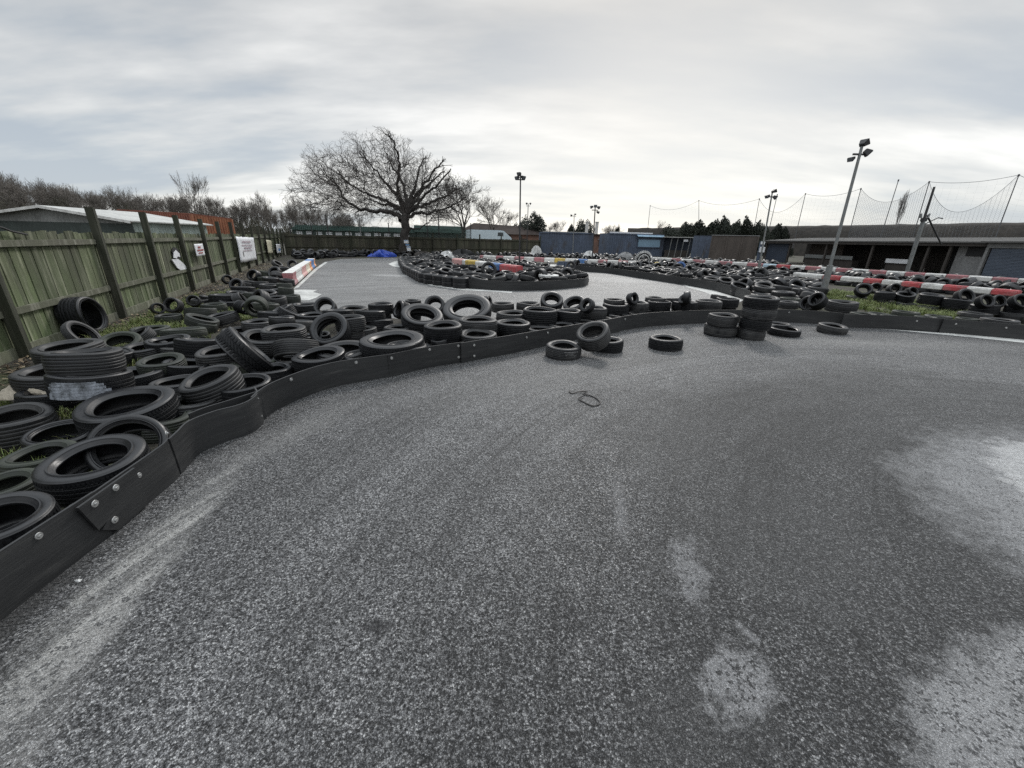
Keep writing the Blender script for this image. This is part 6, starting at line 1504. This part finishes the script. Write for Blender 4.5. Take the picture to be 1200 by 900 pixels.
for i, (px, py, w) in enumerate([(792, 262, 24), (808, 265, 18), (824, 259.5, 22), (838, 257.5, 22), (852, 259, 20), (864, 258, 20), (876, 260, 20), (888, 262, 18), (900, 264, 18), (913, 266, 16)]):
    evergreen(px, 86 - i * 1.5, py, w * 1.5, 2 if i % 2 else 0, 'dark conifer in the row behind the brown wall, half seen over the bank', 'conifers over the bank')
um = leaf_mass(40, 9000, .02, lambda z: 1.0); o = None
mb = MB(); r = random.Random(17)
for i in range(26000):
    u = r.random(); px = -80 + u * 530; dp = r.uniform(70, 95); q = foot(px, dp); hmax = topz(px, wood_top(px) + 20, dp); z = r.uniform(0, 1) ** 1.4 * hmax * (.8 + .3 * math.sin(px * .13) * math.sin(px * .041 + 1))
    a = Vector((r.gauss(0, .5), r.gauss(0, .5), r.gauss(0, 1.2))).normalized(); s = r.uniform(.3, 1.0); b = a.orthogonal() * .02; p = q + Vector((r.uniform(-1, 1), r.uniform(-1, 1), z))
    mb.add([p - a * s, p + b, p + a * s, p - b], [(0, 1, 2, 3)])
tag(mb.build('undergrowth', M['hedge']), 'brown winter undergrowth filling the far wood', 'undergrowth', kind='stuff')
# far hedge line that closes the horizon
mb = MB(); r = random.Random(18)
for i in range(16000):
    px = r.uniform(-100, 1300); dp = r.uniform(135, 175); q = foot(px, dp); z = r.random() ** 1.3 * (2.6 + 1.2 * math.sin(px * .05) + .8 * math.sin(px * .17)); p = q + Vector((0, 0, z))
    a = Vector((r.gauss(0, 1), r.gauss(0, 1), r.gauss(0, 1))).normalized(); b = a.orthogonal(); s = r.uniform(.4, 1.1); mb.add([p + a * s, p + b * s * .6, p - a * s, p - b * s * .6], [(0, 1, 2, 3)])
tag(mb.build('hedgerow_undergrowth', M['hedge']), 'distant hedge line along the horizon', 'hedge', kind='stuff')
# ------------------------------------------------------------------ grass
def grass(name, label, patches, seed, hgt=(.05, .16), dens=900):
    r = random.Random(seed); mb = MB()
    for poly, k in patches:
        P_ = [tuple(g(*p)[:2]) for p in poly]; x0, x1 = min(p[0] for p in P_), max(p[0] for p in P_); y0, y1 = min(p[1] for p in P_), max(p[1] for p in P_)
        n = int((x1 - x0) * (y1 - y0) * dens * k)
        cl = [(r.uniform(x0, x1), r.uniform(y0, y1)) for _ in range(max(6, int((x1 - x0) * (y1 - y0) * 7)))]
        for _ in range(n):
            c = r.choice(cl); q = (c[0] + r.gauss(0, .12), c[1] + r.gauss(0, .12))
            if not inside(q, P_): continue
            h = r.uniform(*hgt); a = r.uniform(0, 6.28); ln_ = r.uniform(.2, 1.1) * h; w = r.uniform(.002, .005) * (1.6 if y0 > 6 else 1)
            d = Vector((math.cos(a), math.sin(a), 0)); s = Vector((-d.y, d.x, 0)) * w; b = Vector((q[0], q[1], 0)); m_ = b + d * ln_ * .35 + Vector((0, 0, h * .7)); t = b + d * ln_ + Vector((0, 0, h))
            mb.add([b - s, b + s, m_ + s * .7, m_ - s * .7, t], [(0, 1, 2, 3), (3, 2, 4)])
    return tag(mb.build(name, M['blade']), label, 'grass', kind='stuff')
grass('grass', 'rough grass and weeds growing between the tyres along the timber fence', [([(-60, 560), (-60, 470), (90, 480), (130, 500), (110, 540), (30, 570)], 1.3), ([(120, 440), (120, 395), (160, 385), (235, 380), (250, 400), (170, 430)], 1.0), ([(140, 385), (230, 350), (330, 330), (330, 360), (300, 375), (230, 385), (160, 395)], .9), ([(30, 430), (120, 390), (230, 345), (240, 355), (150, 400), (40, 450)], .6)], 5, (.04, .14), 800)
grass('grass', 'bright grass round the sunken tyres at the big lamp pole', [([(955, 352), (975, 342), (1020, 348), (1120, 362), (1150, 368), (1110, 378), (1040, 370), (990, 362)], 1.5)], 6, (.06, .2), 800)
# ------------------------------------------------------------------ grit and leaf litter
r = random.Random(31); mb = MB()
for _ in range(5200):
    k = int(len(BPTS) * .02) + int(r.random() ** 1.6 * len(BPTS) * .62); k = min(k, len(BPTS) - 2); p = BPTS[k]; tv = (BPTS[k + 1] - BPTS[k - 1]).normalized(); out_ = Vector((tv.y, -tv.x, 0))
    q = p + out_ * (.02 + abs(r.gauss(0, .085))) + Vector((0, 0, .005)); s = r.uniform(.002, .0055) * (1.5 if k > len(BPTS) * .3 else 1)
    a = Vector((r.gauss(0, 1), r.gauss(0, 1), r.gauss(0, .5))).normalized() * s; b = a.orthogonal().normalized() * s * r.uniform(.5, 1); c = Vector((0, 0, s * .9))
    mb.add([q + a, q + b, q - a, q - b, q + c, q - c], [(0, 1, 4), (1, 2, 4), (2, 3, 4), (3, 0, 4), (1, 0, 5), (2, 1, 5), (3, 2, 5), (0, 3, 5)])
tag(mb.build('loose_gravel', plain('loose_grit', (.07, .069, .067), .8, .6, 60)), 'loose grit and rubber crumbs along the foot of the bumper', 'gravel', kind='stuff')
mb = MB()
for _ in range(5200):
    u = r.random() ** 1.5; p = F0 + FT * (u * 26) + fn * (.12 + abs(r.gauss(0, .8))); q = Vector((p.x, p.y, .012 + r.random() * .03)); s = r.uniform(.018, .045)
    a = Vector((r.gauss(0, 1), r.gauss(0, 1), r.gauss(0, .35))).normalized() * s; b = Vector((-a.y, a.x, r.gauss(0, .3) * s)) * .6
    mb.add([q + a, q + b, q - a, q - b], [(0, 1, 2, 3)])
m_, nt, b_ = new_mat('dead_leaf'); ge = N(nt, 'ShaderNodeNewGeometry'); L(nt, ramp(nt, ge.outputs['Random Per Island'], [(0, (.035, .024, .014)), (.6, (.11, .078, .045)), (1, (.24, .19, .12))]), b_.inputs['Base Color']); b_.inputs['Roughness'].default_value = .8
tag(mb.build('fallen_leaves', m_), 'dead leaves drifted along the foot of the timber fence', 'leaves', kind='stuff')
